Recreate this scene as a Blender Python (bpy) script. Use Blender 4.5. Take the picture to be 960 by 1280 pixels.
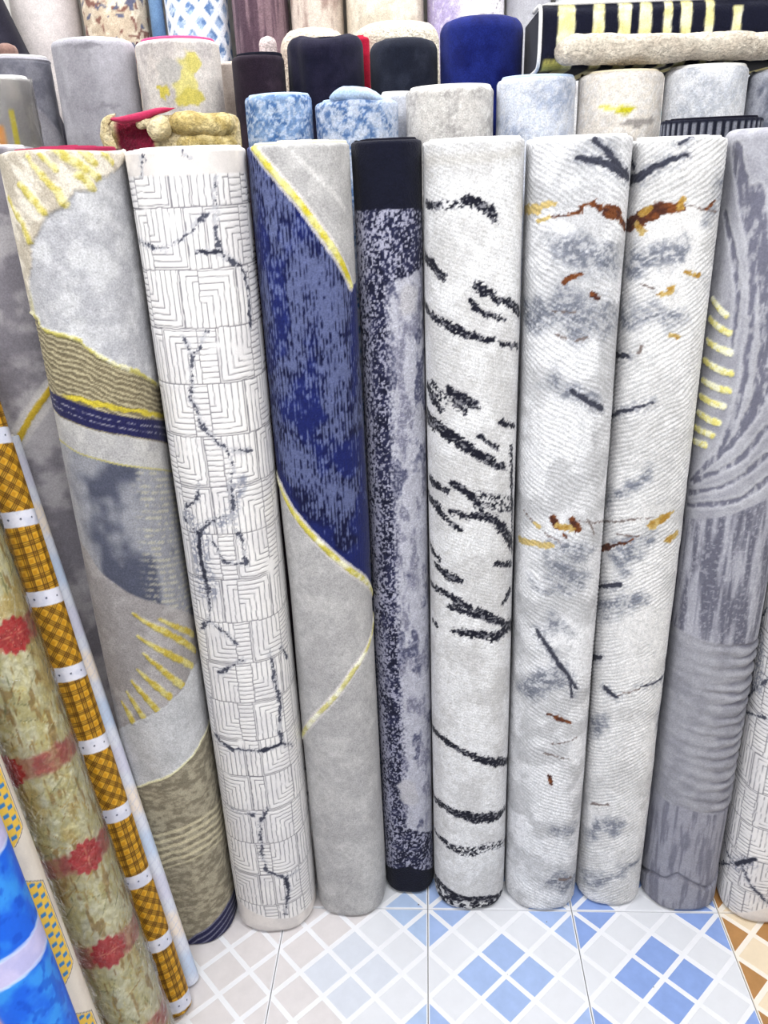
import bpy, bmesh, math, random
import numpy as np
from mathutils import Matrix, Vector

for o in list(bpy.data.objects): bpy.data.objects.remove(o, do_unlink=True)
SC = bpy.context.scene
COL = SC.collection

# ------------------------------------------------------------------ camera
CAM_F, CAM_P, CAM_R, CAM_Y, CAM_H = 1017.58, .409834, -.0404782, .0626753, 1.94040
cd = bpy.data.cameras.new('camera'); cam = bpy.data.objects.new('camera', cd); COL.objects.link(cam)
cd.sensor_fit = 'VERTICAL'; cd.sensor_height = 24.0; cd.lens = 24.0*CAM_F/1280.0
cd.clip_start = .02; cd.clip_end = 60
_f = Vector((-math.sin(CAM_Y)*math.cos(CAM_P), math.cos(CAM_Y)*math.cos(CAM_P), -math.sin(CAM_P)))
_r0 = Vector((math.cos(CAM_Y), math.sin(CAM_Y), 0)); _u0 = _r0.cross(_f)
_r = _r0*math.cos(CAM_R)+_u0*math.sin(CAM_R); _u = -_r0*math.sin(CAM_R)+_u0*math.cos(CAM_R)
_m = Matrix((_r, _u, -_f)).transposed().to_4x4(); _m.translation = (0, 0, CAM_H)
cam.matrix_world = _m
SC.camera = cam

# ------------------------------------------------------------------ world, large lights, exposure
W = bpy.data.worlds.new('shop_daylight'); SC.world = W; W.use_nodes = True
W.node_tree.nodes['Background'].inputs[0].default_value = (.93, .96, 1.0, 1)
W.node_tree.nodes['Background'].inputs[1].default_value = .75
def area(name, loc, sx, sy, power, col=(.98, .99, 1), rot=(0, 0, 0)):
    l = bpy.data.lights.new(name, 'AREA'); l.shape = 'RECTANGLE'; l.size = sx; l.size_y = sy; l.energy = power; l.color = col
    o = bpy.data.objects.new(name, l); COL.objects.link(o); o.location = loc; o.rotation_euler = rot
    return o
LAMPS = [(-1.0, .55), (.6, .55), (-1.0, 2.35), (.6, 2.35), (-.2, -1.0)]
LAMP_W = [34, 34, 20, 20, 26]
for (x, y), w in zip(LAMPS, LAMP_W): area('lamp_light', (x, y, 3.16), 1.2, .3, w)
vs = SC.view_settings
vs.view_transform = 'Standard'; vs.look = 'None'; vs.gamma = 1; vs.use_curve_mapping = False; vs.exposure = .05

# ------------------------------------------------------------------ helpers
def lin(c):
    c = np.asarray(c, float)/255.0
    return np.where(c <= .04045, c/12.92, ((c+.055)/1.055)**2.4)
def new_obj(name, me, parent=None, mat=None):
    o = bpy.data.objects.new(name, me); COL.objects.link(o)
    if parent: o.parent = parent
    if mat and me is not None: me.materials.append(mat)
    return o
def empty(name, loc=(0, 0, 0)):
    o = bpy.data.objects.new(name, None); COL.objects.link(o); o.location = loc; o.empty_display_size = .1
    return o
def tag(o, label=None, cat=None, group=None, kind=None):
    if label: o['label'] = label
    if cat: o['category'] = cat
    if group: o['group'] = group
    if kind: o['kind'] = kind
    return o
def mesh_np(name, co, faces, col=None, smooth=True):
    """co (n,3), faces (m,4) quads"""
    me = bpy.data.meshes.new(name)
    n, m = len(co), len(faces); k = faces.shape[1]
    me.vertices.add(n); me.vertices.foreach_set('co', np.ascontiguousarray(co, np.float32).ravel())
    me.loops.add(m*k); me.loops.foreach_set('vertex_index', np.ascontiguousarray(faces, np.int32).ravel())
    me.polygons.add(m); me.polygons.foreach_set('loop_start', np.arange(0, m*k, k, dtype=np.int32))
    if smooth: me.polygons.foreach_set('use_smooth', np.ones(m, bool))
    me.update(calc_edges=True)
    if col is not None:
        a = me.color_attributes.new('Col', 'FLOAT_COLOR', 'POINT')
        c4 = np.ones((n, 4), np.float32); c4[:, :3] = lin(np.clip(col, 0, 255)); a.data.foreach_set('color', c4.ravel())
    return me
def bm_mesh(name, bm, smooth=False):
    me = bpy.data.meshes.new(name); bm.to_mesh(me); bm.free()
    if smooth:
        for p in me.polygons: p.use_smooth = True
    return me
def bm_box(bm, x0, x1, y0, y1, z0, z1):
    v = [bm.verts.new(p) for p in ((x0,y0,z0),(x1,y0,z0),(x1,y1,z0),(x0,y1,z0),(x0,y0,z1),(x1,y0,z1),(x1,y1,z1),(x0,y1,z1))]
    for f in ((0,3,2,1),(4,5,6,7),(0,1,5,4),(1,2,6,5),(2,3,7,6),(3,0,4,7)): bm.faces.new([v[i] for i in f])
def box_obj(name, b, mat, parent=None, bevel=0):
    bm = bmesh.new(); bm_box(bm, *b)
    if bevel: bmesh.ops.bevel(bm, geom=bm.edges[:], offset=bevel, segments=2, affect='EDGES')
    return new_obj(name, bm_mesh(name, bm), parent, mat)

# ------------------------------------------------------------------ numpy noise
_TAB = {}
def vnoise(x, y, seed=0):
    if seed not in _TAB: _TAB[seed] = np.random.RandomState(seed*7919+13).rand(256, 256)
    T = _TAB[seed]
    xi = np.floor(x).astype(int); yi = np.floor(y).astype(int); fx = x-xi; fy = y-yi
    fx = fx*fx*(3-2*fx); fy = fy*fy*(3-2*fy)
    x0 = xi & 255; x1 = (xi+1) & 255; y0 = yi & 255; y1 = (yi+1) & 255
    return (T[x0, y0]*(1-fx)+T[x1, y0]*fx)*(1-fy)+(T[x0, y1]*(1-fx)+T[x1, y1]*fx)*fy
def fbm(S, V, sx, sy=None, seed=0, octv=3):
    sy = sy or sx; t = 0; a = 1; n = 0
    for i in range(octv):
        t = t+a*vnoise(S/sx*2**i+31.7*i, V/sy*2**i+17.3*i, seed+i); n += a; a *= .55
    return t/n
def sstep(a, b, x):
    t = np.clip((x-a)/(b-a), 0, 1); return t*t*(3-2*t)
def mix(a, b, m):
    m = np.asarray(m)[..., None] if np.ndim(m) else m
    return np.asarray(a, float)*(1-m)+np.asarray(b, float)*m
def flat(S, c): return np.tile(np.asarray(c, float), (len(S), 1))
def pdist(S, V, pl):
    """distance (m) minus half width to a polyline given in mm, with tapering width"""
    out = np.full(S.shape, 9.0)
    P = np.asarray(pl)/1000.0
    mg = .03+P[:, 2].max()
    k = np.where((S > P[:, 0].min()-mg) & (S < P[:, 0].max()+mg) & (V > P[:, 1].min()-mg) & (V < P[:, 1].max()+mg))[0]
    if not len(k): return out
    s, v = S[k], V[k]; d = np.full(s.shape, 9.0)
    for a, b in zip(P[:-1], P[1:]):
        ab = b[:2]-a[:2]; L = ab@ab+1e-12
        t = np.clip(((s-a[0])*ab[0]+(v-a[1])*ab[1])/L, 0, 1)
        q = np.hypot(s-a[0]-t*ab[0], v-a[1]-t*ab[1])-(a[2]+(b[2]-a[2])*t)/2
        d = np.minimum(d, q)
    out[k] = d
    return out
def pmin(S, V, lst):
    d = np.full(S.shape, 9.0)
    for p in lst: d = np.minimum(d, pdist(S, V, p))
    return d
def curve(S, pl):
    """height of a woven border line as a function of girth position"""
    P = np.asarray(pl); i = np.argsort(P[:, 0]); return np.interp(S, P[i, 0]/1000, P[i, 1]/1000)

# roll placement: base x,y,z, axis x,y,z, radius, length, depth ratio (metres)
ROLLS={
 'r0':[-0.925,1.8,0.0,0.0,0.0,1.0,0.108,1.9884,1.0],
 'r1':[-0.672,1.632,0.0,0.0,0.0,1.0,0.107,1.9724,1.0],
 'r2':[-0.4535,1.674,0.0,0.0,0.0,1.0,0.1105,1.9684,1.0],
 'r3':[-0.2435,1.716,0.0,0.0,0.0,1.0,0.099,1.9689,1.0],
 'r4':[-0.0765,1.768,0.0,0.0,0.0,1.0,0.071,1.9705,1.0],
 'r5':[0.0935,1.744,0.0,0.0,0.0,1.0,0.1,1.9646,1.0],
 'r6':[0.2955,1.745,0.0,0.0,0.0,1.0,0.1,1.9609,1.0],
 'r7':[0.4865,1.753,0.0,0.0,0.0,1.0,0.089,1.9527,1.0],
 'r8':[0.683,1.752,0.0,0.0,0.0,1.0,0.101,1.9647,1.0],
 'r9':[0.8855,1.712,0.0,0.0,0.0,1.0,0.1,1.9146,1.0],
 's16':[-0.3283,2.03,0.0,0.0,0.0,1.0,0.0765,2.075,1.0],
 's17':[-0.1521,2.03,0.0,0.0,0.0,1.0,0.0911,2.0568,1.0],
 's19':[0.055,2.03,0.0,0.0,0.0,1.0,0.0988,2.0739,1.0],
 's20':[0.2458,2.03,0.0,0.0,0.0,1.0,0.0877,2.0865,1.0],
 's21':[0.429,2.03,0.0,0.0,0.0,1.0,0.0922,2.0883,1.0],
 's22':[0.6113,2.03,0.0,0.0,0.0,1.0,0.0882,2.0916,1.0],
 's23':[0.7728,2.03,0.0,0.0,0.0,1.0,0.0704,2.0788,1.0],
 's18':[-0.063,2.15,0.0,0.0,0.0,1.0,0.0493,2.0766,0.8],
 's15':[-0.538,1.905,0.0,0.0,0.0,1.0,0.144,2.0378,0.33],
 's24':[0.5932,1.895,0.0,0.0,0.0,1.0,0.1034,1.9873,0.33],
 'p0':[-0.9388,1.99,0.0,0.0,0.0,1.0,0.0661,2.1302,1.0],
 't25':[-1.0386,2.29,0.0,0.0,0.0,1.0,0.0978,2.2,1.0],
 't26':[-0.8241,2.29,0.0,0.0,0.0,1.0,0.1024,2.2331,1.0],
 't27':[-0.6114,2.29,0.0,0.0,0.0,1.0,0.104,2.2189,1.0],
 't29':[-0.4042,2.25,0.0,0.0,0.0,1.0,0.0654,2.1784,1.0],
 't30':[-0.2394,2.3,0.0,0.0,0.0,1.0,0.0977,2.2146,1.0],
 't31':[-0.0498,2.29,0.0,0.0,0.0,1.0,0.0856,2.202,1.0],
 't32':[0.141,2.29,0.0,0.0,0.0,1.0,0.0995,2.2394,1.0],
 't28':[-0.5203,2.43,0.0,0.0,0.0,1.0,0.0329,2.1842,1.0],
 'c0':[-0.4017,2.4,0.0,0.0,0.0,1.0,0.025,2.2384,1.0],
 'c1':[-0.2988,2.52,0.0,0.0,0.0,1.0,0.0952,2.2631,1.0],
 'c3':[-0.0752,2.52,0.0,0.0,0.0,1.0,0.1206,2.2665,1.0],
 'c2':[-0.1671,2.4,0.0,0.0,0.0,1.0,0.0279,2.2266,0.5],
 'k0':[-1.105,2.42,0.0,0.0,0.0,1.0,0.0298,2.2541,1.0],
 'b0':[-0.4781,2.7,0.0,-0.33,0.0,0.944,0.085,2.75,1.0],
 'b1':[-1.1743,2.9,0.0,0.0,0.0,1.0,0.1036,2.78,1.0],
 'b2':[-0.9566,2.9,0.0,0.0,0.0,1.0,0.0996,2.78,1.0],
 'b3':[-0.8264,2.9,0.0,0.0,0.0,1.0,0.0228,2.78,1.0],
 'b4':[-0.698,2.9,0.0,0.0,0.0,1.0,0.098,2.78,1.0],
 'b5':[-0.5008,2.9,0.0,0.0,0.0,1.0,0.087,2.78,1.0],
 'b6':[-0.3257,2.9,0.0,0.0,0.0,1.0,0.082,2.78,1.0],
 'b7':[-0.1174,2.9,0.0,0.0,0.0,1.0,0.1196,2.78,1.0],
 'b8':[0.1295,2.9,0.0,0.0,0.0,1.0,0.118,2.78,1.0],
 'b9':[0.3204,2.9,0.0,0.0,0.0,1.0,0.0682,2.78,1.0],
 'b10':[0.5125,2.9,0.0,0.0,0.0,1.0,0.1149,2.78,1.0],
 'b11':[0.7509,2.9,0.0,0.0,0.0,1.0,0.1145,2.78,1.0],
 'b12':[0.9875,2.9,0.0,0.0,0.0,1.0,0.114,2.78,1.0],
 'm10':[-0.6415,1.4212,0.0,-0.1935,0.1616,0.9677,0.0265,1.45,1.0],
 'm11':[-0.6536,1.3475,0.0,-0.1818,0.1676,0.9689,0.0391,1.7,1.0],
 'm12':[-0.6755,1.2039,-0.0,-0.186,0.1515,0.9708,0.0747,1.6,1.0],
 'm13':[-0.7193,1.0737,0.0,-0.186,0.1515,0.9708,0.0474,1.45,1.0],
 'm14':[-0.6934,0.9389,0.0,-0.186,0.1515,0.9708,0.0729,1.4,1.0],
}
# woven pattern lines and one painted highlight on the rugs, in mm on its own surface: [along girth, height, width]
PAT={
 'r0':{"gold":[[[-0.8,1382.1,14.3],[46.7,1446.1,14.2],[96.3,1502.4,14.2]]],"flank":[[[-4.5,1382.1,43.0],[46.0,1442.5,42.5],[95.6,1498.9,42.6]]]},
 'r1':{"feath":[[[-106.9,1683.7,1.5],[-75.4,1752.0,1.5],[-59.6,1784.5,1.5],[-46.2,1820.0,1.5],[-28.7,1837.8,1.5],[-17.4,1854.0,1.4],[-3.6,1869.9,1.4],[16.0,1873.3,1.4],[37.3,1892.5,1.4],[48.7,1905.3,1.4],[61.5,1904.7,1.4],[79.7,1910.4,1.4],[88.3,1927.3,1.4],[136.0,1936.5,1.5],[215.7,1969.2,1.5]]],"outl":[[[-108.2,1686.1,1.5],[-80.0,1683.0,1.5],[-65.4,1663.0,1.5],[-45.2,1655.0,1.5],[-13.2,1649.1,1.5],[8.7,1640.9,1.5],[27.5,1620.1,1.5],[58.9,1593.8,1.6],[93.7,1573.3,1.6],[146.8,1538.5,1.6],[174.4,1522.8,1.7]]],"navtop":[[[-90.7,1539.3,1.6],[-47.0,1529.1,1.6],[-15.0,1517.0,1.6],[57.2,1489.4,1.6],[103.0,1472.1,1.6],[207.8,1436.1,1.7]]],"navbot":[[[-97.4,1498.0,1.6],[-39.4,1480.3,1.6],[-8.0,1467.5,1.6],[65.2,1444.5,1.6],[200.8,1383.7,1.7]]],"yl":[[[-29.0,1529.9,1.6],[17.0,1516.2,1.6],[59.2,1502.3,1.6],[186.5,1451.6,1.7]]],"thin":[[[-73.7,1430.4,1.6],[-35.6,1412.9,1.6],[12.1,1397.5,1.6],[77.8,1374.3,1.6],[190.9,1323.9,1.8]]],"arc":[[[-109.4,1206.1,1.7],[-72.3,1185.4,1.7],[-43.4,1143.3,1.7],[11.5,1094.2,1.7],[72.2,1055.2,1.8],[215.8,937.5,1.9]]],"fbot":[[[-108.7,688.2,1.9],[-56.0,728.5,1.9],[-16.5,752.0,1.9],[24.6,774.2,1.9],[57.5,796.9,1.9],[83.3,812.5,1.9],[128.5,853.1,1.9],[215.6,839.6,2.0]]],"gl2":[[[-108.9,509.4,2.0],[-27.2,561.6,2.0],[8.9,575.6,1.9],[35.2,587.9,1.9],[65.4,610.1,1.9],[91.3,624.3,1.9],[122.2,646.9,2.0],[183.2,652.0,2.0]]],"wav":[[[-31.3,390.8,2.0],[10.7,409.2,2.0],[60.7,424.5,2.0],[110.2,425.7,2.0],[162.4,408.2,2.1]]],"nav2":[[[-25.7,1.8,2.2],[23.9,46.0,2.2],[79.2,74.9,2.2],[126.0,92.6,2.2],[214.8,77.5,2.3]]],"gold":[[[28.3,1973.9,15.4],[56.4,1951.0,15.5],[88.3,1927.3,15.8]],[[64.3,1975.2,11.2],[86.9,1951.2,11.4]],[[1.5,1964.7,8.4],[22.0,1940.6,8.5]],[[-45.9,1916.7,12.8],[-25.9,1892.2,12.9],[-12.5,1870.2,12.9]],[[-2.6,1931.1,12.7],[17.7,1904.0,12.8],[27.4,1882.2,12.9]],[[56.9,1931.3,12.8],[76.8,1909.2,12.9]],[[-22.7,1960.4,8.4],[-5.5,1931.2,8.5]],[[105.8,1969.1,8.6],[124.9,1950.2,8.7]],[[-86.2,1895.6,10.2],[-59.4,1854.7,10.2],[-49.8,1820.0,10.3]]],"gold2":[[[13.2,1039.9,5.3],[70.8,983.6,12.6],[156.9,881.1,15.2]],[[14.7,982.1,5.4],[63.8,933.3,12.7],[129.5,856.9,15.1]],[[21.6,935.4,5.4],[56.8,881.6,12.8],[91.4,825.9,15.0]],[[0.5,893.1,5.5],[30.5,852.1,12.9],[59.3,809.8,14.9]],[[-17.6,862.2,5.5],[7.3,818.1,12.9],[27.4,780.8,14.9]],[[-36.9,829.2,5.6],[-19.9,790.6,13.0],[-4.2,756.9,15.0]],[[-55.9,797.7,5.6],[-43.7,769.1,13.1],[-35.9,743.0,15.1]],[[66.8,1016.2,5.3],[109.3,972.6,12.8],[162.2,922.2,15.1]]]},
 'r2':{"crack":[[[74.5,1919.2,3.8],[65.6,1867.9,3.8],[72.6,1878.5,3.8],[64.1,1830.4,3.9],[68.2,1790.3,3.9],[74.3,1778.2,3.9],[108.8,1758.1,4.0],[126.0,1708.8,4.1],[116.3,1640.4,4.1]],[[68.0,1788.8,3.9],[28.5,1791.5,3.9]],[[-104.7,1813.2,4.0],[-70.5,1803.2,3.9],[-35.4,1799.2,3.9],[-9.1,1809.9,3.9],[21.6,1828.6,3.8],[32.4,1846.2,3.8],[56.0,1857.4,3.8]],[[-21.6,1632.3,4.0],[-8.1,1602.3,4.1],[1.8,1605.2,4.1],[26.6,1643.2,4.0]],[[-8.1,1602.3,4.1],[-14.1,1557.8,4.1],[-25.0,1513.9,4.2],[-17.3,1497.4,4.2],[-6.9,1450.3,4.2],[17.5,1422.2,4.2],[38.6,1398.3,4.3],[87.1,1392.4,4.3]],[[38.6,1398.3,4.3],[45.9,1364.1,4.3],[35.9,1329.6,4.3],[36.4,1273.1,4.4],[26.1,1253.7,4.4],[-19.8,1241.6,4.4],[-50.2,1205.1,4.5],[-51.6,1154.6,4.5],[-47.5,1099.9,4.6],[-45.7,1055.7,4.6],[-52.7,990.1,4.7],[-84.8,960.2,4.8]],[[-52.7,990.1,4.7],[-12.4,960.7,4.7],[5.0,935.1,4.7]],[[32.8,1240.0,4.4],[43.9,1204.7,4.5],[49.3,1143.9,4.5],[50.0,1133.9,4.6],[3.4,1144.0,4.5],[-15.7,1190.5,4.5]],[[-83.4,1239.4,4.5],[-50.2,1205.1,4.5]],[[-32.7,1331.1,4.4],[-40.0,1290.6,4.4],[-77.2,1267.5,4.5]],[[-46.8,850.6,4.9],[-17.1,871.9,4.8],[16.8,891.4,4.8]],[[77.7,905.9,4.8],[82.2,850.8,4.9],[85.3,797.3,4.9],[91.3,747.7,5.0],[81.5,672.7,5.1],[84.1,632.5,5.1],[38.8,628.4,5.1],[-39.1,630.6,5.1],[-87.5,654.6,5.1]],[[84.1,632.5,5.1],[118.7,600.3,5.2]],[[108.9,898.1,4.9],[133.6,850.8,5.0]],[[-63.7,434.6,5.3],[-6.4,426.1,5.3]],[[31.7,445.3,5.2],[7.1,397.0,5.3],[1.4,296.4,5.4],[8.1,234.7,5.5],[54.8,205.9,5.5],[95.8,204.2,5.6]],[[54.8,205.9,5.5],[59.1,157.6,5.6],[44.0,74.8,5.6]],[[-55.1,1956.0,3.7],[-65.0,1924.3,3.8]],[[21.9,1961.0,3.7],[31.7,1951.5,3.7]]],"stain":[[[-67.4,1241.8,37.9],[-50.2,1205.1,38.0],[-51.6,1154.6,38.5],[-49.8,1069.2,39.2]],[[55.5,1334.0,15.1],[35.4,1264.0,15.3],[4.0,1237.8,15.4]]],"bold":[[[31.4,1791.3,7.5],[68.0,1788.8,7.5]],[[-49.4,1211.0,10.4],[-52.5,1148.6,10.5],[-48.4,1093.7,10.6]],[[35.2,629.0,9.7],[81.8,631.4,9.8]],[[54.8,205.9,8.5],[57.3,161.4,8.5]]],"bandtop":[[[-75.5,1924.5,1.5],[195.9,1924.0,1.6]]],"bandbot":[[[-80.0,91.5,2.2],[17.4,58.6,2.2],[131.9,47.3,2.2]]]},
 'r3':{"c1":[[[-90.3,1973.7,11.9],[-75.6,1962.3,11.9],[-32.9,1917.4,11.9],[8.1,1867.5,12.0],[48.2,1808.6,12.2],[77.9,1761.9,12.4],[110.6,1707.1,12.8]]],"c2":[[[-123.5,1305.0,12.5],[-100.0,1287.0,12.4],[-68.1,1242.0,12.3],[-27.6,1190.5,12.4],[21.7,1131.0,12.5],[63.6,1082.9,12.7],[172.8,969.7,13.6]]],"c3":[[[-123.2,576.1,12.4],[-45.9,687.2,11.8],[7.9,753.7,11.6],[59.3,825.4,11.5],[111.9,876.5,11.6],[173.0,910.7,11.8]]],"glint":[[[1.6,1954.1,8.8],[47.3,1907.5,8.9],[101.1,1852.3,9.2]]]},
 'r4':{"z1":[[[-98.4,1843.9,1.6],[0.3,1847.6,1.6],[87.8,1842.6,1.6]]],"z2":[[[-81.3,1690.9,1.7],[-27.6,1703.1,1.6],[21.2,1712.9,1.6],[80.5,1731.9,1.6]]],"z3":[[[-86.4,220.3,2.2],[4.9,251.6,2.2],[111.2,188.0,2.3]]],"z4":[[[-90.9,76.5,2.3],[1.5,112.8,2.2],[111.9,52.6,2.3]]],"vb":[[[0.9,1633.6,1.7],[-3.8,1279.4,1.8],[-7.5,860.1,2.0],[-11.8,355.7,2.2]]],"vb2":[[[-44.8,1633.0,1.7],[-46.4,1275.8,1.8],[-53.4,850.4,2.0],[-68.1,329.8,2.2]]],"pale":[[[40.0,1682.9,42.5],[37.6,1657.4,42.8]],[[-0.0,397.4,51.2],[7.5,356.1,51.6]]]},
 'r5':{"streak":[[[-119.3,1853.4,6.3],[-73.7,1851.8,6.1]],[[-19.0,1862.3,7.5],[1.9,1854.6,13.6],[27.5,1840.8,13.6],[36.8,1823.2,6.1]],[[-139.5,1751.8,16.3],[-90.7,1741.3,14.3],[-62.6,1718.7,6.3]],[[-155.2,1659.9,6.7],[-58.2,1629.9,11.3],[-27.8,1613.4,12.8],[10.4,1599.9,6.4]],[[23.1,1596.1,6.4],[35.9,1595.3,6.4]],[[6.3,1700.2,14.1],[34.5,1683.6,7.9]],[[37.8,1677.2,4.7],[69.3,1664.7,4.8]],[[69.3,1664.7,12.8],[88.7,1652.3,12.9],[116.7,1634.6,13.1]],[[-10.7,1674.6,3.9],[16.2,1648.8,4.0],[58.7,1636.1,4.0]],[[56.3,1585.1,4.9],[110.4,1570.1,5.0]],[[-123.9,1488.1,12.0],[-97.2,1465.2,13.6],[-72.8,1449.5,8.4]],[[-54.0,1493.5,5.0],[-29.3,1481.4,8.3],[5.2,1457.2,5.0]],[[-40.7,1465.5,8.3],[-21.2,1450.7,8.3]],[[-129.6,1420.4,31.5],[-77.6,1408.0,22.2],[-51.1,1394.6,20.4],[-12.6,1368.0,17.0],[29.8,1339.4,15.4],[69.0,1314.5,6.9]],[[58.3,1417.7,6.7],[103.9,1398.8,6.9]],[[12.4,1392.4,4.2],[50.2,1365.8,4.3]],[[-116.0,1279.6,9.0],[-79.5,1269.4,10.6],[-57.2,1265.3,7.0]],[[-42.9,1284.3,12.2],[-8.8,1259.6,13.9],[10.5,1236.5,7.0]],[[10.5,1236.5,7.0],[21.2,1209.2,10.6],[46.1,1196.6,12.4],[70.8,1167.0,16.1],[104.6,1119.3,18.3]],[[-50.2,1220.7,5.3],[-12.0,1208.1,8.8],[21.2,1209.2,10.6]],[[-139.2,1231.3,16.5],[-90.5,1223.5,17.9],[-65.3,1200.2,8.9]],[[-59.5,1197.6,4.4],[-29.3,1174.5,4.4]],[[-125.9,1111.8,7.5],[-82.0,1090.7,7.3]],[[-90.5,1070.6,9.2],[-52.8,1054.4,14.7],[-27.5,1047.8,9.1]],[[-135.8,1007.0,9.6],[-73.5,1010.5,7.4],[-41.9,997.9,11.1],[-7.4,979.3,7.4]],[[16.5,968.1,11.1],[83.9,915.8,13.3],[135.4,881.0,19.5]],[[103.0,994.8,15.0],[76.3,975.8,7.5]],[[-57.1,977.5,3.7],[16.7,953.1,3.7],[65.3,937.0,3.8]],[[110.0,903.4,19.2],[73.5,896.4,22.8],[47.6,887.7,9.4]],[[-42.2,911.6,7.5],[-1.5,908.0,15.0],[51.4,895.5,15.1]],[[53.8,1087.8,7.3],[109.1,1063.5,7.4]],[[-114.8,913.3,7.7],[-93.6,909.9,7.7]],[[-154.6,577.8,10.5],[-70.7,586.8,10.1],[-19.4,556.7,10.1],[22.8,536.2,14.2],[70.6,510.7,18.4],[135.1,474.1,10.6]],[[-153.9,349.7,8.8],[-72.8,362.6,14.8],[-19.0,351.8,21.0],[10.2,338.9,27.3],[48.0,343.3,18.9]],[[57.2,331.2,21.1],[115.7,325.1,10.8]],[[90.8,1355.9,4.3],[113.1,1094.7,4.6]],[[-124.4,238.2,6.6],[-71.3,243.2,6.5]]],"speck":[[[-71.4,237.5,15.1],[-29.2,227.3,27.9],[2.6,221.2,30.1],[49.6,239.3,21.4],[135.2,191.4,13.3]],[[10.3,1259.2,17.4],[49.0,1236.4,38.6],[98.1,1217.6,32.2]],[[-99.1,1848.3,14.0],[-29.3,1854.2,13.6]],[[-96.5,1493.2,27.0],[-68.6,1471.1,26.8]],[[-50.6,1490.4,23.2],[-4.8,1466.0,23.2]],[[-38.3,983.6,14.8],[58.9,932.7,15.0]]],"foot":[[[-153.5,61.0,2.3],[-91.0,85.3,2.2],[-57.9,72.1,2.2],[-3.1,58.9,2.2],[52.4,55.5,2.2],[134.8,18.2,2.3]]],"fold":[[[-120.0,1931.3,15.4],[-29.3,1931.9,14.8],[43.9,1934.6,14.8],[90.8,1941.3,15.0]]]},
 'r6':{"black":[[[-16.2,1925.3,7.4],[32.6,1914.0,11.8],[95.7,1889.4,15.1]],[[11.0,1952.4,7.3],[38.8,1932.6,10.3],[64.3,1907.3,11.9]],[[-53.3,911.2,5.6],[-14.8,850.4,9.5],[52.4,743.6,5.8]],[[30.1,781.0,3.8],[41.1,723.2,3.9]],[[-2.7,1486.3,6.6],[63.7,1443.0,10.0]]],"tan":[[[-159.0,1835.4,19.2],[-87.8,1838.7,18.4]],[[-80.6,1847.5,10.7],[-54.9,1847.6,10.6]],[[-86.8,1818.5,9.3],[-66.1,1824.7,9.2]],[[-116.7,1125.0,14.7],[-65.2,1133.5,16.2],[-27.0,1131.7,10.7]],[[-67.1,1182.3,8.9],[-56.0,1175.2,8.9]]],"rust":[[[-59.9,1824.7,3.0],[-28.1,1827.2,6.0],[-10.8,1829.6,9.0],[3.2,1843.2,7.5],[11.8,1848.5,4.5]],[[17.9,1845.5,13.5],[30.5,1836.5,13.5]],[[46.6,1830.0,24.2],[69.1,1822.9,24.3]],[[82.2,1813.3,13.8],[106.5,1796.6,14.0]],[[-30.8,1703.8,9.4],[-19.3,1712.8,10.9],[1.7,1716.7,9.3]],[[25.7,1677.9,11.0],[38.9,1670.9,11.0]],[[-4.4,1163.7,5.3],[4.8,1155.7,5.3]],[[-29.8,1198.0,17.6],[-17.2,1179.2,17.6]],[[14.9,1194.2,17.5],[26.6,1174.1,17.6]],[[-18.6,676.7,5.9],[13.1,660.1,13.7],[37.3,647.6,9.9]],[[-6.4,480.4,10.2],[2.8,454.5,10.2]]],"amber":[[[-17.3,1181.1,15.9],[16.1,1172.9,15.9]]],"thin":[[[-46.1,1648.2,3.2],[-3.5,1645.0,3.2]],[[-36.5,1601.1,6.4],[-22.5,1594.8,6.4]],[[2.9,1587.9,6.4],[21.4,1596.8,6.4]],[[30.7,1193.1,3.5],[122.0,1164.8,3.6]],[[48.9,1194.3,4.4],[74.2,1152.5,4.5]],[[-96.6,1201.7,2.7],[-10.2,1140.2,2.7]],[[-2.9,581.9,4.0],[57.7,592.4,4.0]],[[-21.3,556.1,4.0],[39.5,533.1,4.0]],[[39.5,122.4,8.7],[80.1,105.3,8.8]]],"grey":[[[-39.9,1772.5,52.2],[13.0,1756.5,52.2]],[[28.3,1755.8,39.9],[63.6,1735.5,40.4]],[[-17.2,1671.6,53.4],[0.4,1632.4,53.8]],[[53.9,1652.5,28.5],[74.8,1626.3,28.8]],[[-42.5,1494.3,23.0],[40.1,1458.5,23.2]],[[-9.2,1120.4,28.6],[41.0,1113.3,28.6]],[[-24.8,1079.7,21.6],[39.1,1052.9,21.7]],[[-54.1,1030.4,22.0],[13.3,1026.6,21.8]],[[-18.4,933.7,26.0],[0.8,912.2,26.1]],[[9.8,298.3,16.8],[67.1,271.0,17.0]],[[-66.7,743.3,39.0],[7.3,778.0,38.4]],[[17.7,120.4,30.5],[113.3,72.4,31.4]],[[-105.4,1626.2,42.5],[-48.8,1640.3,41.3]]]},
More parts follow.
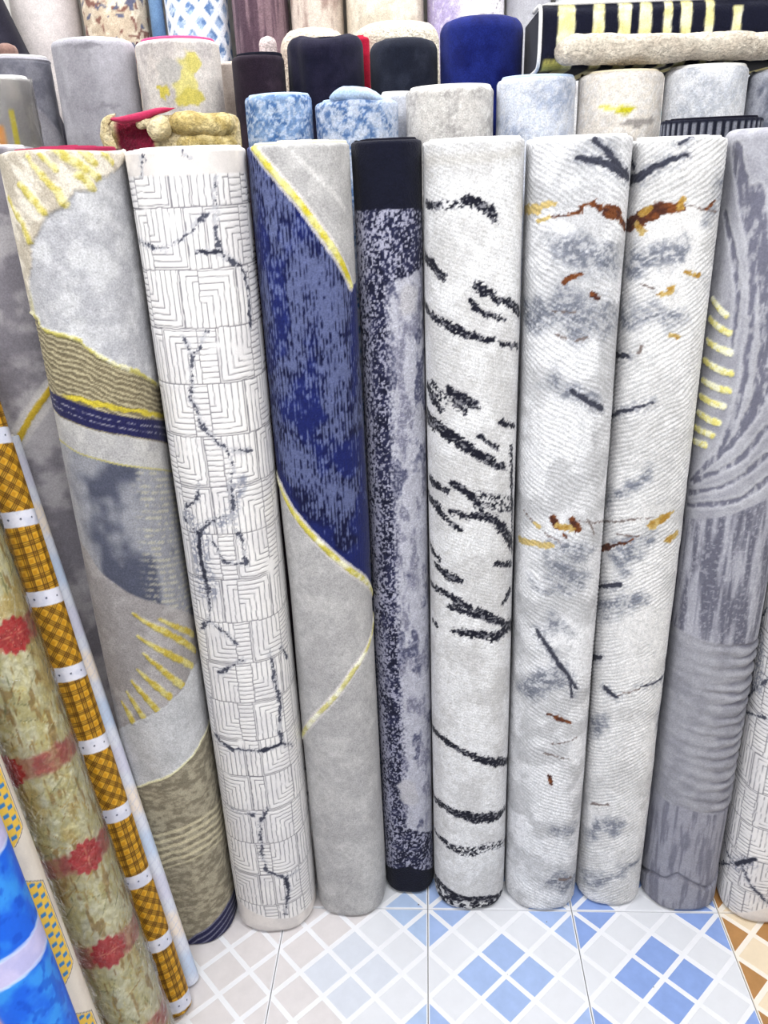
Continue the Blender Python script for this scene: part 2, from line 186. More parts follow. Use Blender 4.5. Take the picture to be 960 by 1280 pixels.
 'r7':{"black":[[[-150.4,1878.2,19.1],[-87.1,1888.1,13.7],[-63.1,1901.8,10.5],[-36.4,1913.4,8.9],[-5.4,1921.8,5.9]],[[-159.7,1933.5,9.5],[-109.9,1905.0,9.2]],[[-18.7,1941.2,4.4],[2.6,1953.7,4.4]],[[-157.7,1531.1,10.4],[-80.3,1544.7,5.0]],[[-140.6,1398.0,7.1],[-61.4,1435.5,4.2],[-23.9,1452.7,2.5]],[[-147.6,966.1,5.8],[-54.2,1018.8,9.2]],[[98.9,841.4,3.8],[99.8,753.1,3.9],[12.9,740.3,1.9]],[[-68.3,721.2,11.8],[-40.6,708.3,7.8]],[[-132.9,773.6,16.0],[-89.8,802.2,5.9]]],"rust":[[[-123.6,1799.0,28.7],[-78.6,1810.5,27.9]],[[-79.2,1816.4,27.9],[-42.4,1828.3,27.4]],[[-42.4,1828.3,21.3],[-7.4,1831.7,21.2]],[[-122.6,1082.2,16.9],[-93.0,1100.8,16.6]],[[-93.0,1100.8,5.5],[-37.6,1134.4,5.4]],[[65.5,1843.9,6.1],[47.3,1827.9,6.1]]],"amber":[[[-87.3,1801.3,14.1],[-73.1,1790.2,14.0]],[[-79.8,1822.2,12.4],[-61.1,1831.2,12.2]],[[-10.2,1830.4,12.1],[0.1,1844.2,12.1]],[[-28.3,1670.7,9.5],[-3.4,1676.5,9.4]],[[-13.2,1682.9,7.9],[-4.6,1688.8,7.8]],[[17.5,1712.3,9.4],[44.7,1704.5,9.4]],[[-1.0,1591.7,9.6],[15.6,1584.7,9.6]],[[1.4,1173.3,21.2],[29.8,1189.1,17.6],[47.6,1201.6,7.1]],[[43.6,1132.1,16.1],[65.6,1142.0,16.2]]],"thin":[[[-166.1,1134.5,7.6],[-41.5,1184.9,3.5],[1.5,1190.7,3.5]],[[-58.5,1144.0,3.6],[-25.1,1143.5,3.6],[-73.2,1141.3,3.6]],[[4.0,1835.6,3.0],[70.8,1820.7,3.1]],[[-67.1,1690.9,4.8],[-43.8,1682.8,4.7]],[[-58.7,1557.8,6.5],[-53.3,1568.1,6.5]],[[-55.0,703.6,3.9],[-23.3,720.9,3.9],[13.3,735.6,3.9]],[[-76.9,350.7,6.4],[-35.8,367.5,6.3]]],"grey":[[[-102.3,1727.6,35.3],[-21.1,1749.3,34.0]],[[-28.7,1753.9,34.0],[-2.7,1757.7,33.9]],[[-100.6,1616.8,26.3],[-2.7,1639.2,25.4]],[[-68.0,1078.5,25.6],[5.6,1128.0,25.0]],[[-106.1,936.8,26.8],[-8.0,980.6,25.8]],[[-109.3,1221.6,25.3],[-16.9,1281.6,24.2]],[[-98.7,583.3,24.6],[-52.5,612.4,24.0]],[[-97.4,234.1,21.8],[-11.9,308.6,21.1]],[[-63.0,88.8,17.7],[43.1,160.8,17.4]],[[98.9,718.4,23.6],[99.5,618.0,24.1]],[[73.2,1871.8,15.1],[69.4,1826.5,15.3]]]},
 'r8':{"gold":[[[-141.0,1648.5,13.1],[-93.2,1624.0,14.5]],[[-140.9,1607.9,13.3],[-83.5,1590.2,14.5]],[[-139.9,1563.4,13.4],[-75.3,1550.8,14.6]],[[-144.3,1521.8,13.6],[-68.6,1508.9,14.7]],[[-140.1,1479.7,13.7],[-68.7,1472.0,14.8]],[[-142.4,1443.9,13.8],[-75.5,1438.4,15.0]],[[-144.9,1407.5,13.9],[-80.6,1400.8,15.2]],[[-148.1,1371.9,14.1],[-90.9,1371.7,15.3]],[[-147.9,1340.6,14.1],[-105.7,1345.6,15.6]]],"arc":[[[-123.9,1926.3,33.4],[-96.9,1870.3,27.3],[-67.2,1785.2,21.4],[-53.9,1711.9,13.9],[-43.8,1620.4,12.6],[-41.9,1491.4,13.0],[-53.4,1405.5,13.3],[-71.0,1335.3,8.5]],[[-133.9,1814.3,15.7],[-98.3,1754.3,14.1],[-76.6,1680.4,11.0],[-72.7,1602.7,8.0],[-75.7,1554.0,4.9]],[[-66.9,1856.3,27.0],[-36.9,1727.0,24.6],[-13.8,1589.1,22.2],[-13.9,1458.6,16.4],[-37.8,1398.1,10.0]],[[-2.2,1508.3,32.3],[-4.4,1458.4,22.9],[-24.0,1407.3,16.6],[-54.6,1352.5,11.8],[-98.3,1296.6,12.2],[-143.3,1247.5,9.0]],[[17.4,1398.0,13.3],[-22.1,1333.5,13.5],[-63.4,1296.8,8.6],[-128.1,1253.5,16.1]],[[26.8,1335.9,15.1],[-9.4,1297.6,11.9],[-52.0,1263.8,6.9],[-144.1,1218.0,14.5]],[[35.4,1280.9,13.6],[13.0,1256.8,17.1],[-17.4,1234.9,10.3],[-70.1,1216.9,12.3],[-145.0,1188.0,9.1]]],"zA":[[[-150.1,1153.8,1.8],[-51.3,1190.4,1.8],[10.1,1217.7,1.7],[51.7,1241.5,1.7]]],"zB":[[[-156.4,867.5,2.0],[-51.2,896.2,1.9],[20.0,887.4,1.9],[77.9,878.9,1.9]]],"zC":[[[-150.8,371.8,2.2],[-50.4,369.3,2.1],[30.9,348.5,2.1],[104.8,346.3,2.1]]],"ridge0":[[[-159.2,874.9,2.0],[-95.9,882.0,1.9],[-57.7,879.1,1.9],[-5.3,870.6,1.9],[65.8,864.4,1.9]]],"fold":[[[-202.0,30.8,11.7],[-99.3,102.2,11.0],[-60.7,110.6,10.9],[-35.8,139.0,10.8],[-0.5,113.9,10.8],[52.6,81.0,10.9],[105.1,107.1,11.0]]]},
 'r9':{"crack":[[[-208.9,261.9,5.7],[-156.7,175.9,5.7],[-100.9,177.1,5.6],[-58.2,228.6,5.4]],[[-83.1,182.5,5.5],[-53.4,131.6,5.5],[-6.7,84.8,5.5]],[[-100.9,177.1,5.6],[-209.1,66.6,5.9]],[[-209.3,846.6,5.1],[-154.8,692.3,5.2],[-209.1,602.3,5.4],[-95.3,660.2,5.0]],[[-151.9,935.6,4.9],[-209.3,846.6,5.1]],[[-208.9,261.9,5.7],[-209.5,409.0,5.6],[-209.1,602.3,5.4]],[[-154.8,692.3,5.2],[-102.6,767.1,5.0]]],"bold":[[[-100.9,177.1,12.8],[-58.2,228.6,12.5]]],"stain":[[[-100.9,177.1,25.6],[-70.3,206.9,25.2]],[[-171.1,880.2,26.9],[-136.2,720.0,27.4]]],"bandtop":[[[-199.9,1985.5,1.6],[-204.1,1981.2,1.6]]],"bandbot":[[[-209.4,-65.1,2.3],[-67.2,28.5,2.2],[-4.6,70.2,2.1]]]},
 'm11':{"band":[1.2921,1.1132,0.928,0.7451,0.5835,0.3981,0.2163,0.0313]},
 'm12':{"red":[1.1037,0.8304,0.597,0.3678],"s":[0.0764,-0.0315,0.066,0.0418]},
 'm13':{"pan":[0.8908,0.7321,0.6549,0.406],"s":[0.0546,0.0497,0.058,0.0457]},
 'm14':{"band":[0.82,0.619,0.7056,0.5965]},
 's15':{"m":[[[-134.8,2004.4,1.7],[-113.4,2034.4,1.7],[-28.2,2043.0,1.7],[-9.4,2030.3,1.7],[-54.6,2016.9,1.7],[-93.7,1980.0,1.7]]]},
}


# ------------------------------------------------------------------ materials
def nodes_of(name):
    m = bpy.data.materials.new(name); m.use_nodes = True; nt = m.node_tree
    return m, nt, nt.nodes['Principled BSDF']
def nd(nt, t, **kw):
    n = nt.nodes.new(t)
    for k, v in kw.items(): setattr(n, k, v)
    return n
def bump_from(nt, sock, strength, dist, prev=None):
    b = nd(nt, 'ShaderNodeBump'); b.inputs['Strength'].default_value = strength; b.inputs['Distance'].default_value = dist
    nt.links.new(sock, b.inputs['Height'])
    if prev is not None: nt.links.new(prev, b.inputs['Normal'])
    return b.outputs['Normal']
def noise(nt, scale, detail=2, rough=.5, coord=None, vec_scale=None):
    n = nd(nt, 'ShaderNodeTexNoise'); n.inputs['Scale'].default_value = scale; n.inputs['Detail'].default_value = detail; n.inputs['Roughness'].default_value = rough
    tc = nd(nt, 'ShaderNodeTexCoord')
    if vec_scale:
        mp = nd(nt, 'ShaderNodeMapping'); mp.inputs['Scale'].default_value = vec_scale
        nt.links.new(tc.outputs['Object'], mp.inputs['Vector']); nt.links.new(mp.outputs['Vector'], n.inputs['Vector'])
    else: nt.links.new(tc.outputs['Object'], n.inputs['Vector'])
    return n
def pile_mat(name, grain=.16, gscale=420, bump=.35, bscale=330, bdist=.003, rough=.95, sheen=.07, stretch=None, base=None):
    """woven pile: the pattern colour of the mesh, broken up by tuft grain and fine relief"""
    m, nt, p = nodes_of(name); L = nt.links.new
    if base is None:
        at = nd(nt, 'ShaderNodeAttribute', attribute_name='Col'); csock = at.outputs['Color']
    else:
        rgb = nd(nt, 'ShaderNodeRGB'); rgb.outputs[0].default_value = (*lin(base), 1); csock = rgb.outputs[0]
    n = noise(nt, gscale, 2, .6, vec_scale=stretch); n2 = noise(nt, gscale*.22, 3, .6)
    mr = nd(nt, 'ShaderNodeMapRange'); mr.inputs['From Min'].default_value = .25; mr.inputs['From Max'].default_value = .75
    mr.inputs['To Min'].default_value = 1-grain*1.3; mr.inputs['To Max'].default_value = 1+grain*.7
    L(n.outputs['Fac'], mr.inputs['Value'])
    mr2 = nd(nt, 'ShaderNodeMapRange'); mr2.inputs['From Min'].default_value = .3; mr2.inputs['From Max'].default_value = .7
    mr2.inputs['To Min'].default_value = 1-grain*.6; mr2.inputs['To Max'].default_value = 1+grain*.3
    L(n2.outputs['Fac'], mr2.inputs['Value'])
    mu = nd(nt, 'ShaderNodeMath', operation='MULTIPLY'); L(mr.outputs['Result'], mu.inputs[0]); L(mr2.outputs['Result'], mu.inputs[1])
    vm = nd(nt, 'ShaderNodeVectorMath', operation='SCALE'); L(csock, vm.inputs[0]); L(mu.outputs[0], vm.inputs['Scale'])
    L(vm.outputs['Vector'], p.inputs['Base Color'])
    p.inputs['Roughness'].default_value = rough; p.inputs['Sheen Weight'].default_value = sheen; p.inputs['Sheen Roughness'].default_value = .5
    p.inputs['Specular IOR Level'].default_value = .15
    nb = noise(nt, bscale, 3, .65, vec_scale=stretch); N = bump_from(nt, nb.outputs['Fac'], bump, bdist)
    L(N, p.inputs['Normal'])
    return m
def plain_mat(name, c, rough=.6, spec=.3, nscale=40, namp=.06, bump=0.0, metal=0.0, coat=0.0):
    m, nt, p = nodes_of(name); L = nt.links.new
    n = noise(nt, nscale, 4, .6)
    mr = nd(nt, 'ShaderNodeMapRange'); mr.inputs['From Min'].default_value = .3; mr.inputs['From Max'].default_value = .7
    mr.inputs['To Min'].default_value = 1-namp; mr.inputs['To Max'].default_value = 1+namp*.5
    L(n.outputs['Fac'], mr.inputs['Value'])
    vm = nd(nt, 'ShaderNodeVectorMath', operation='SCALE'); vm.inputs[0].default_value = tuple(lin(c)); L(mr.outputs['Result'], vm.inputs['Scale'])
    L(vm.outputs['Vector'], p.inputs['Base Color'])
    p.inputs['Roughness'].default_value = rough; p.inputs['Specular IOR Level'].default_value = spec; p.inputs['Metallic'].default_value = metal; p.inputs['Coat Weight'].default_value = coat
    if bump: L(bump_from(nt, n.outputs['Fac'], bump, .004), p.inputs['Normal'])
    return m
M = dict(
    pile=pile_mat('cut_pile', grain=.24, gscale=290, bump=.5, bscale=260), velvet=pile_mat('smooth_velvet_pile', grain=.17, gscale=260, bump=.35, sheen=.1),
    coarse=pile_mat('coarse_twisted_pile', grain=.26, gscale=300, bump=.6, bscale=240, bdist=.005),
    carved=pile_mat('carved_low_pile', grain=.06, gscale=500, bump=.18, bscale=450),
    shag=pile_mat('shaggy_pile', grain=.3, gscale=160, bump=.9, bscale=120, bdist=.012),
    dark=pile_mat('dark_plush_pile', grain=.3, gscale=350, bump=.3, sheen=.05),
    back_white=plain_mat('white_jute_backing', (228, 226, 224), .9, .1, 200, .12, .2),
    back_grey=plain_mat('grey_jute_backing', (190, 188, 190), .9, .1, 200, .12, .2),
    back_maroon=plain_mat('maroon_felt_backing', (150, 45, 75), .95, .05, 120, .15, .2),
    back_black=plain_mat('black_felt_backing', (24, 24, 34), .95, .05, 120, .2, .2),
    back_cream=plain_mat('cream_felt_backing', (225, 212, 185), .95, .05, 120, .12, .2),
    vinyl=pile_mat('printed_vinyl_sheet', grain=.03, gscale=200, bump=.03, rough=.38, sheen=0),
    cloth=pile_mat('printed_oilcloth', grain=.05, gscale=600, bump=.08, rough=.55, sheen=0),
)
# crinkled gold foil print
def foil_mat():
    m, nt, p = nodes_of('gold_foil_print'); L = nt.links.new
    at = nd(nt, 'ShaderNodeAttribute', attribute_name='Col'); L(at.outputs['Color'], p.inputs['Base Color'])
    p.inputs['Metallic'].default_value = .1; p.inputs['Roughness'].default_value = .3
    n = noise(nt, 55, 4, .6); N = bump_from(nt, n.outputs['Fac'], .35, .01); L(N, p.inputs['Normal'])
    return m
M['foil'] = foil_mat()
def film_mat():
    m, nt, p = nodes_of('clear_cellophane'); L = nt.links.new
    out = nt.nodes['Material Output']; tr = nd(nt, 'ShaderNodeBsdfTransparent'); tr.inputs[0].default_value = (1, 1, .98, 1)
    gl = nd(nt, 'ShaderNodeBsdfGlossy'); gl.inputs['Roughness'].default_value = .07
    n = noise(nt, 38, 5, .65); n2 = noise(nt, 110, 2, .5, vec_scale=(1, 1, .3))
    N = bump_from(nt, n.outputs['Fac'], .5, .02); N = bump_from(nt, n2.outputs['Fac'], .25, .008, N); L(N, gl.inputs['Normal'])
    fr = nd(nt, 'ShaderNodeFresnel'); fr.inputs['IOR'].default_value = 1.5; L(N, fr.inputs['Normal'])
    mul = nd(nt, 'ShaderNodeMath', operation='MULTIPLY'); mul.inputs[1].default_value = 1.5; mul.use_clamp = True; L(fr.outputs[0], mul.inputs[0])
    mx = nd(nt, 'ShaderNodeMixShader'); L(mul.outputs[0], mx.inputs[0]); L(tr.outputs[0], mx.inputs[1]); L(gl.outputs[0], mx.inputs[2])
    L(mx.outputs[0], out.inputs['Surface'])
    return m
M['film'] = film_mat()

# ------------------------------------------------------------------ the setting
TILE = .4; TX0 = -.425836; TY0 = 1.65552      # a tile corner on the floor grid
def glaze(name, c, rough=.2, namp=.03):
    m = plain_mat(name, c, rough, .45, 25, namp); nt = m.node_tree; p = nt.nodes['Principled BSDF']; L = nt.links.new
    src = p.inputs['Base Color'].links[0].from_socket                      # sparse specks of dirt on the glaze
    geo = nd(nt, 'ShaderNodeNewGeometry'); v = nd(nt, 'ShaderNodeTexVoronoi'); v.inputs['Scale'].default_value = 17; v.inputs['Randomness'].default_value = 1; L(geo.outputs['Position'], v.inputs['Vector'])
    a = nd(nt, 'ShaderNodeMath', operation='LESS_THAN'); a.inputs[1].default_value = .045; L(v.outputs['Distance'], a.inputs[0])
    sx = nd(nt, 'ShaderNodeSeparateColor'); L(v.outputs['Color'], sx.inputs[0]); b = nd(nt, 'ShaderNodeMath', operation='LESS_THAN'); b.inputs[1].default_value = .22; L(sx.outputs[0], b.inputs[0])
    q = nd(nt, 'ShaderNodeMath', operation='MULTIPLY'); L(a.outputs[0], q.inputs[0]); L(b.outputs[0], q.inputs[1])
    mx = nd(nt, 'ShaderNodeMix', data_type='RGBA'); L(q.outputs[0], mx.inputs[0]); L(src, mx.inputs[6]); mx.inputs[7].default_value = (.16, .15, .16, 1); L(mx.outputs[2], p.inputs['Base Color'])
    return m
MT = dict(white=glaze('tile_glaze_white', (236, 237, 242)), grout=plain_mat('tile_grout', (150, 146, 140), .9, .1, 200, .2),
          cell=glaze('tile_cell_pale_grey', (222, 224, 230)), blue=glaze('tile_cell_blue', (140, 166, 222), .22, .08), pale=glaze('tile_cell_pale_blue', (176, 196, 228), .22, .08),
          beige=glaze('tile_cell_beige', (219, 214, 215), .22, .06), faint=glaze('tile_cell_faint_blue', (212, 217, 228), .22, .05),
          brown=glaze('tile_cell_brown', (180, 132, 80), .25, .15), cream=glaze('tile_cell_cream', (236, 218, 190), .25, .06), ivory=glaze('tile_glaze_ivory', (244, 236, 224)))
fl = box_obj('floor', (-2.7, 2.7, -2.4, 3.3, -.06, -.0075), MT['grout']); tag(fl, 'glazed ceramic tile floor with diagonal lattice print', kind='structure')
def clip(poly, nx, ny, d):     # keep nx*x+ny*y<=d
    out = []
    for i, a in enumerate(poly):
        b = poly[(i+1) % len(poly)]; da = nx*a[0]+ny*a[1]-d; db = nx*b[0]+ny*b[1]-d
        if da <= 0: out.append(a)
        if da*db < 0: t = da/(da-db); out.append((a[0]+(b[0]-a[0])*t, a[1]+(b[1]-a[1])*t))
    return out
def cell_polys():
    h = TILE/2-.004; p = TILE/3; w = .0066*math.sqrt(2); res = []
    for i in range(-3, 3):
        for j in range(-3, 3):
            P = [(-h, -h), (h, -h), (h, h), (-h, h)]
            for q in ((1, 1, (i+1)*p-w), (-1, -1, -(i*p+w)), (1, -1, (j+1)*p-w), (-1, 1, -(j*p+w))):
                P = clip(P, *q)
                if not P: break
            if len(P) >= 3:
                A = .5*abs(sum(P[k][0]*P[(k+1) % len(P)][1]-P[(k+1) % len(P)][0]*P[k][1] for k in range(len(P))))
                if A > 2e-4: res.append((i, j, P))
    return res
CELLS = cell_polys(); CELL_ME = {}
bm = bmesh.new(); g = .0012; bm_box(bm, -TILE/2+g, TILE/2-g, -TILE/2+g, TILE/2-g, -.0085, 0)
bmesh.ops.bevel(bm, geom=[e for e in bm.edges if all(v.co.z > -.001 for v in e.verts)], offset=.0012, segments=2, affect='EDGES')
TILE_ME0 = bm_mesh('floor_tile', bm)
def tile_mesh(mt):
    if mt not in CELL_ME: me = TILE_ME0.copy(); me.materials.append(MT[mt]); CELL_ME[mt] = me
    return CELL_ME[mt]
def cell_mesh(k, mt):
    if (k, mt) not in CELL_ME:
        bm = bmesh.new(); P = CELLS[k][2]
        a = [bm.verts.new((x, y, 0.0)) for x, y in P]
        cx = sum(x for x, y in P)/len(P); cy = sum(y for x, y in P)/len(P)
        b = [bm.verts.new((cx+(x-cx)*.985, cy+(y-cy)*.985, .0007)) for x, y in P]
        n = len(P); bm.faces.new(b)
        for q in range(n): bm.faces.new((a[q], a[(q+1) % n], b[(q+1) % n], b[q]))
        bmesh.ops.recalc_face_normals(bm, faces=bm.faces[:])
        me = bm_mesh('inlay', bm); me.materials.append(MT[mt]); CELL_ME[(k, mt)] = me
    return CELL_ME[(k, mt)]
for ci in range(-5, 8):
    for ri in range(-2, 4):                      # ri 0: the row whose far edge lies under the rolls
        cx = TX0+(ci+.5)*TILE; cy = TY0-(ri+.5)*TILE+0*TILE
        style = 'beige' if ci < 0 else 'mixed' if ci == 0 else 'blue' if ci < 3 else 'brown'
        t = new_obj('floor_tile', tile_mesh('ivory' if style == 'brown' else 'white'), fl); t.location = (cx, cy, 0)
        if not (-3 <= ci <= 4 and -1 <= ri <= 1): continue
        for k, (i, j, P) in enumerate(CELLS):
            centre = i in (-1, 0) and j in (-1, 0); corner = i in (-3, 2) or j in (-3, 2)
            if style == 'blue': mt = 'blue' if centre or corner else 'cell'
            elif style == 'mixed': mt = ('pale' if (corner and sum(q[0] for q in P) > 0) else 'faint' if centre else 'cell' if sum(q[0] for q in P) > 0 else 'beige')
            elif style == 'beige': mt = 'beige'
            else: mt = 'brown' if (i+j) % 2 == 0 or centre else 'cream'
            if ci == 1 and mt == 'blue': mt = 'mid'
            if mt == 'mid' and 'mid' not in MT: MT['mid'] = glaze('tile_cell_mid_blue', (164, 186, 228), .22, .08)
            o = new_obj('inlay', cell_mesh(k, mt), t)
wallm = plain_mat('painted_plaster', (226, 224, 220), .9, .1, 3, .05)
tag(box_obj('wall_back', (-2.7, 2.7, 3.1, 3.3, -.06, 3.3), wallm), 'plain off-white plaster wall behind the rugs', kind='structure')
tag(box_obj('wall_left', (-2.9, -2.7, -2.4, 3.3, -.06, 3.3), wallm), 'plain off-white plaster side wall', kind='structure')
tag(box_obj('wall_right', (2.7, 2.9, -2.4, 3.3, -.06, 3.3), wallm), 'plain off-white plaster side wall at right', kind='structure')
tag(box_obj('ceiling', (-2.9, 2.9, -2.4, 3.3, 3.3, 3.4), plain_mat('white_ceiling_paint', (238, 238, 236), .9, .1, 3, .03)), 'white painted shop ceiling', kind='structure')
em, nt, p = nodes_of('lamp_diffuser'); p.inputs['Emission Color'].default_value = (1, .98, .96, 1); p.inputs['Emission Strength'].default_value = 4
lampbody = plain_mat('white_lamp_housing', (235, 235, 235), .4)
where = ['over the aisle on the left', 'over the aisle on the right', 'over the stacked rolls on the left', 'over the stacked rolls on the right', 'near the shop front']
for (x, y), wh in zip(LAMPS, where):
    t = tag(empty('ceiling_lamp', (x, y, 3.3)), 'white rectangular ceiling lamp '+wh, 'lamp', 'ceiling lamps')
    box_obj('housing', (-.64, .64, -.18, .18, -.1, 0), lampbody, t, .008)
    box_obj('diffuser', (-.6, .6, -.15, .15, -.115, -.1), em, t)

# ------------------------------------------------------------------ rolled rugs
def ring_angles(r, res, half):
    n = max(8, int(round(2*half*r/res))); a = np.linspace(-half, half, n+1)
    m = max(6, int((2*math.pi-2*half)/.2)); b = np.linspace(half, 2*math.pi-half, m+1)[1:-1]
    return np.concatenate([a, b])
def coil_mesh(r, e, tele, turns=None, pitch=.011):
    """the rolled-up layers seen on a roll's end: one spiral ribbon and a floor below it"""
    r0 = r-.007; rin = min(.02, r*.3); turns = (r0-rin)/pitch; n = int(turns*30)
    ph = np.linspace(0, turns*2*math.pi, n); rr = rin+pitch*ph/(2*math.pi)
    z = tele*(1-rr/r)+.0012*np.sin(ph*.7)
    def ring(rad, zz): return np.stack([rad*np.sin(ph), -rad*np.cos(ph)*e, zz], 1)
    w = pitch*.36
    co = np.concatenate([ring(rr-w, z-.02), ring(rr-w, z+.001), ring(rr-w*.3, z+.004), ring(rr+w*.4, z+.004), ring(rr+w, z+.0005), ring(rr+w, z-.02)])
    F = []; i = np.arange(n-1)
    for k in range(5): F.append(np.stack([k*n+i, (k+1)*n+i, (k+1)*n+i+1, k*n+i+1], 1))
    m = 24; a = np.linspace(0, 2*math.pi, m, endpoint=False); b0 = len(co)
    disc = np.concatenate([np.stack([r0*np.sin(a), -r0*np.cos(a)*e, np.full(m, -.016)], 1), np.stack([.004*np.sin(a), -.004*np.cos(a)*e, np.full(m, -.016+tele*.8)], 1)])
    j = np.arange(m); F.append(np.stack([b0+j, b0+(j+1) % m, b0+m+(j+1) % m, b0+m+j], 1))
    return mesh_np('end_coil', np.concatenate([co, disc]), np.concatenate(F))
def make_roll(key, name, label, pat, mat, res=.0028, coil='back_white', tele=.0, cat='rug', group=None, lump=.0016, half=1.85, rtop=.008, rbot=.022, vmin_dense=0, seed=0, topwave=0.0, pname='pile'):
    bx, by, bz, ax, ay, az, r, L, e = ROLLS[key]
    a = Vector((ax, ay, az)).normalized(); f = Vector((0, -1, 0)); f = (f-a*f.dot(a)).normalized(); rt = a.cross(f)
    root = empty(name); mw = Matrix((rt, -f, a)).transposed().to_4x4(); mw.translation = (bx, by, bz+.0015+(r*math.sqrt(1-az*az) if az < .999 else 0)); root.matrix_world = mw
    tag(root, label, cat, group)
    th = ring_angles(r, res, half); nt_ = len(th)
    vv = np.linspace(0, L, int(L/res)+1)
    # a few closely set rows shape the soft ends
    vv = np.unique(np.concatenate([vv, np.linspace(0, rbot, 6), L-np.linspace(0, rtop, 5)])); nv = len(vv)
    Vg, Tg = np.meshgrid(vv, th, indexing='ij'); V = Vg.ravel(); T = Tg.ravel(); S = T*r
    S = np.where(T > math.pi, S-2*math.pi*r*0, S)
    colr, disp = pat(S, V, T, r, L)
    q = np.stack([np.sin(T)*3, np.cos(T)*3], 1)
    low = (vnoise(q[:, 0]+V*2.1+seed*3.7, q[:, 1]+V*1.3+seed, 90)-.5)*2*lump+(vnoise(V*5+seed, T*0+seed*1.7, 91)-.5)*lump
    sq = r*(np.abs(np.sin(T))**2.45+np.abs(np.cos(T))**2.45)**(-1/2.45) if key[0] == 'r' else r
    rad = sq-.0016+low+disp
    rad = np.where(V < rbot, rad-rbot+np.sqrt(np.maximum(rbot**2-(rbot-V)**2, 0)), rad)
    k = V-(L-rtop); rad = np.where(k > 0, rad-rtop+np.sqrt(np.maximum(rtop**2-k**2, 0)), rad)
    Z = V.copy()
    if topwave: Z = Z+topwave*np.sin(T*2.3+seed)*sstep(L*.85, L, V)
    co = np.stack([np.sin(T)*rad, -np.cos(T)*rad*e, Z], 1)
    I = np.arange(nv-1)[:, None]*nt_; J = np.arange(nt_)[None, :]; J2 = (J+1) % nt_
    F = np.stack([I+J, I+J2, I+nt_+J2, I+nt_+J], -1).reshape(-1, 4)
    # close the foot
    b0 = len(co); co = np.concatenate([co, np.stack([np.sin(th)*.01, -np.cos(th)*.01*e, np.full(nt_, .0005)], 1)])
    colr = np.concatenate([colr, colr[:nt_]])
    j = np.arange(nt_); j2 = (j+1) % nt_
    F = np.concatenate([F, np.stack([b0+j, b0+j2, j2, j], 1)])
    new_obj(pname, mesh_np(name+'_'+pname, co, F, colr), root, M[mat])
    c = new_obj('end_coil', coil_mesh(r-max(.002, min(rtop*.75, r*.35) if rtop > .016 else 0), e, tele), root, M[coil]); c.location = (0, 0, L-.001-(.006 if rtop > .016 else 0))
    return root
def mott(S, V, c1, c2, sc=.05, seed=1, lo=.35, hi=.65, sy=None): return mix(c1, c2, sstep(lo, hi, fbm(S, V, sc, sy, seed, 4)))
def warp(S, V, amp, sc, seed=5):
    return S+(fbm(S, V, sc, None, seed, 2)-.5)*2*amp, V+(fbm(S, V, sc, None, seed+3, 2)-.5)*2*amp

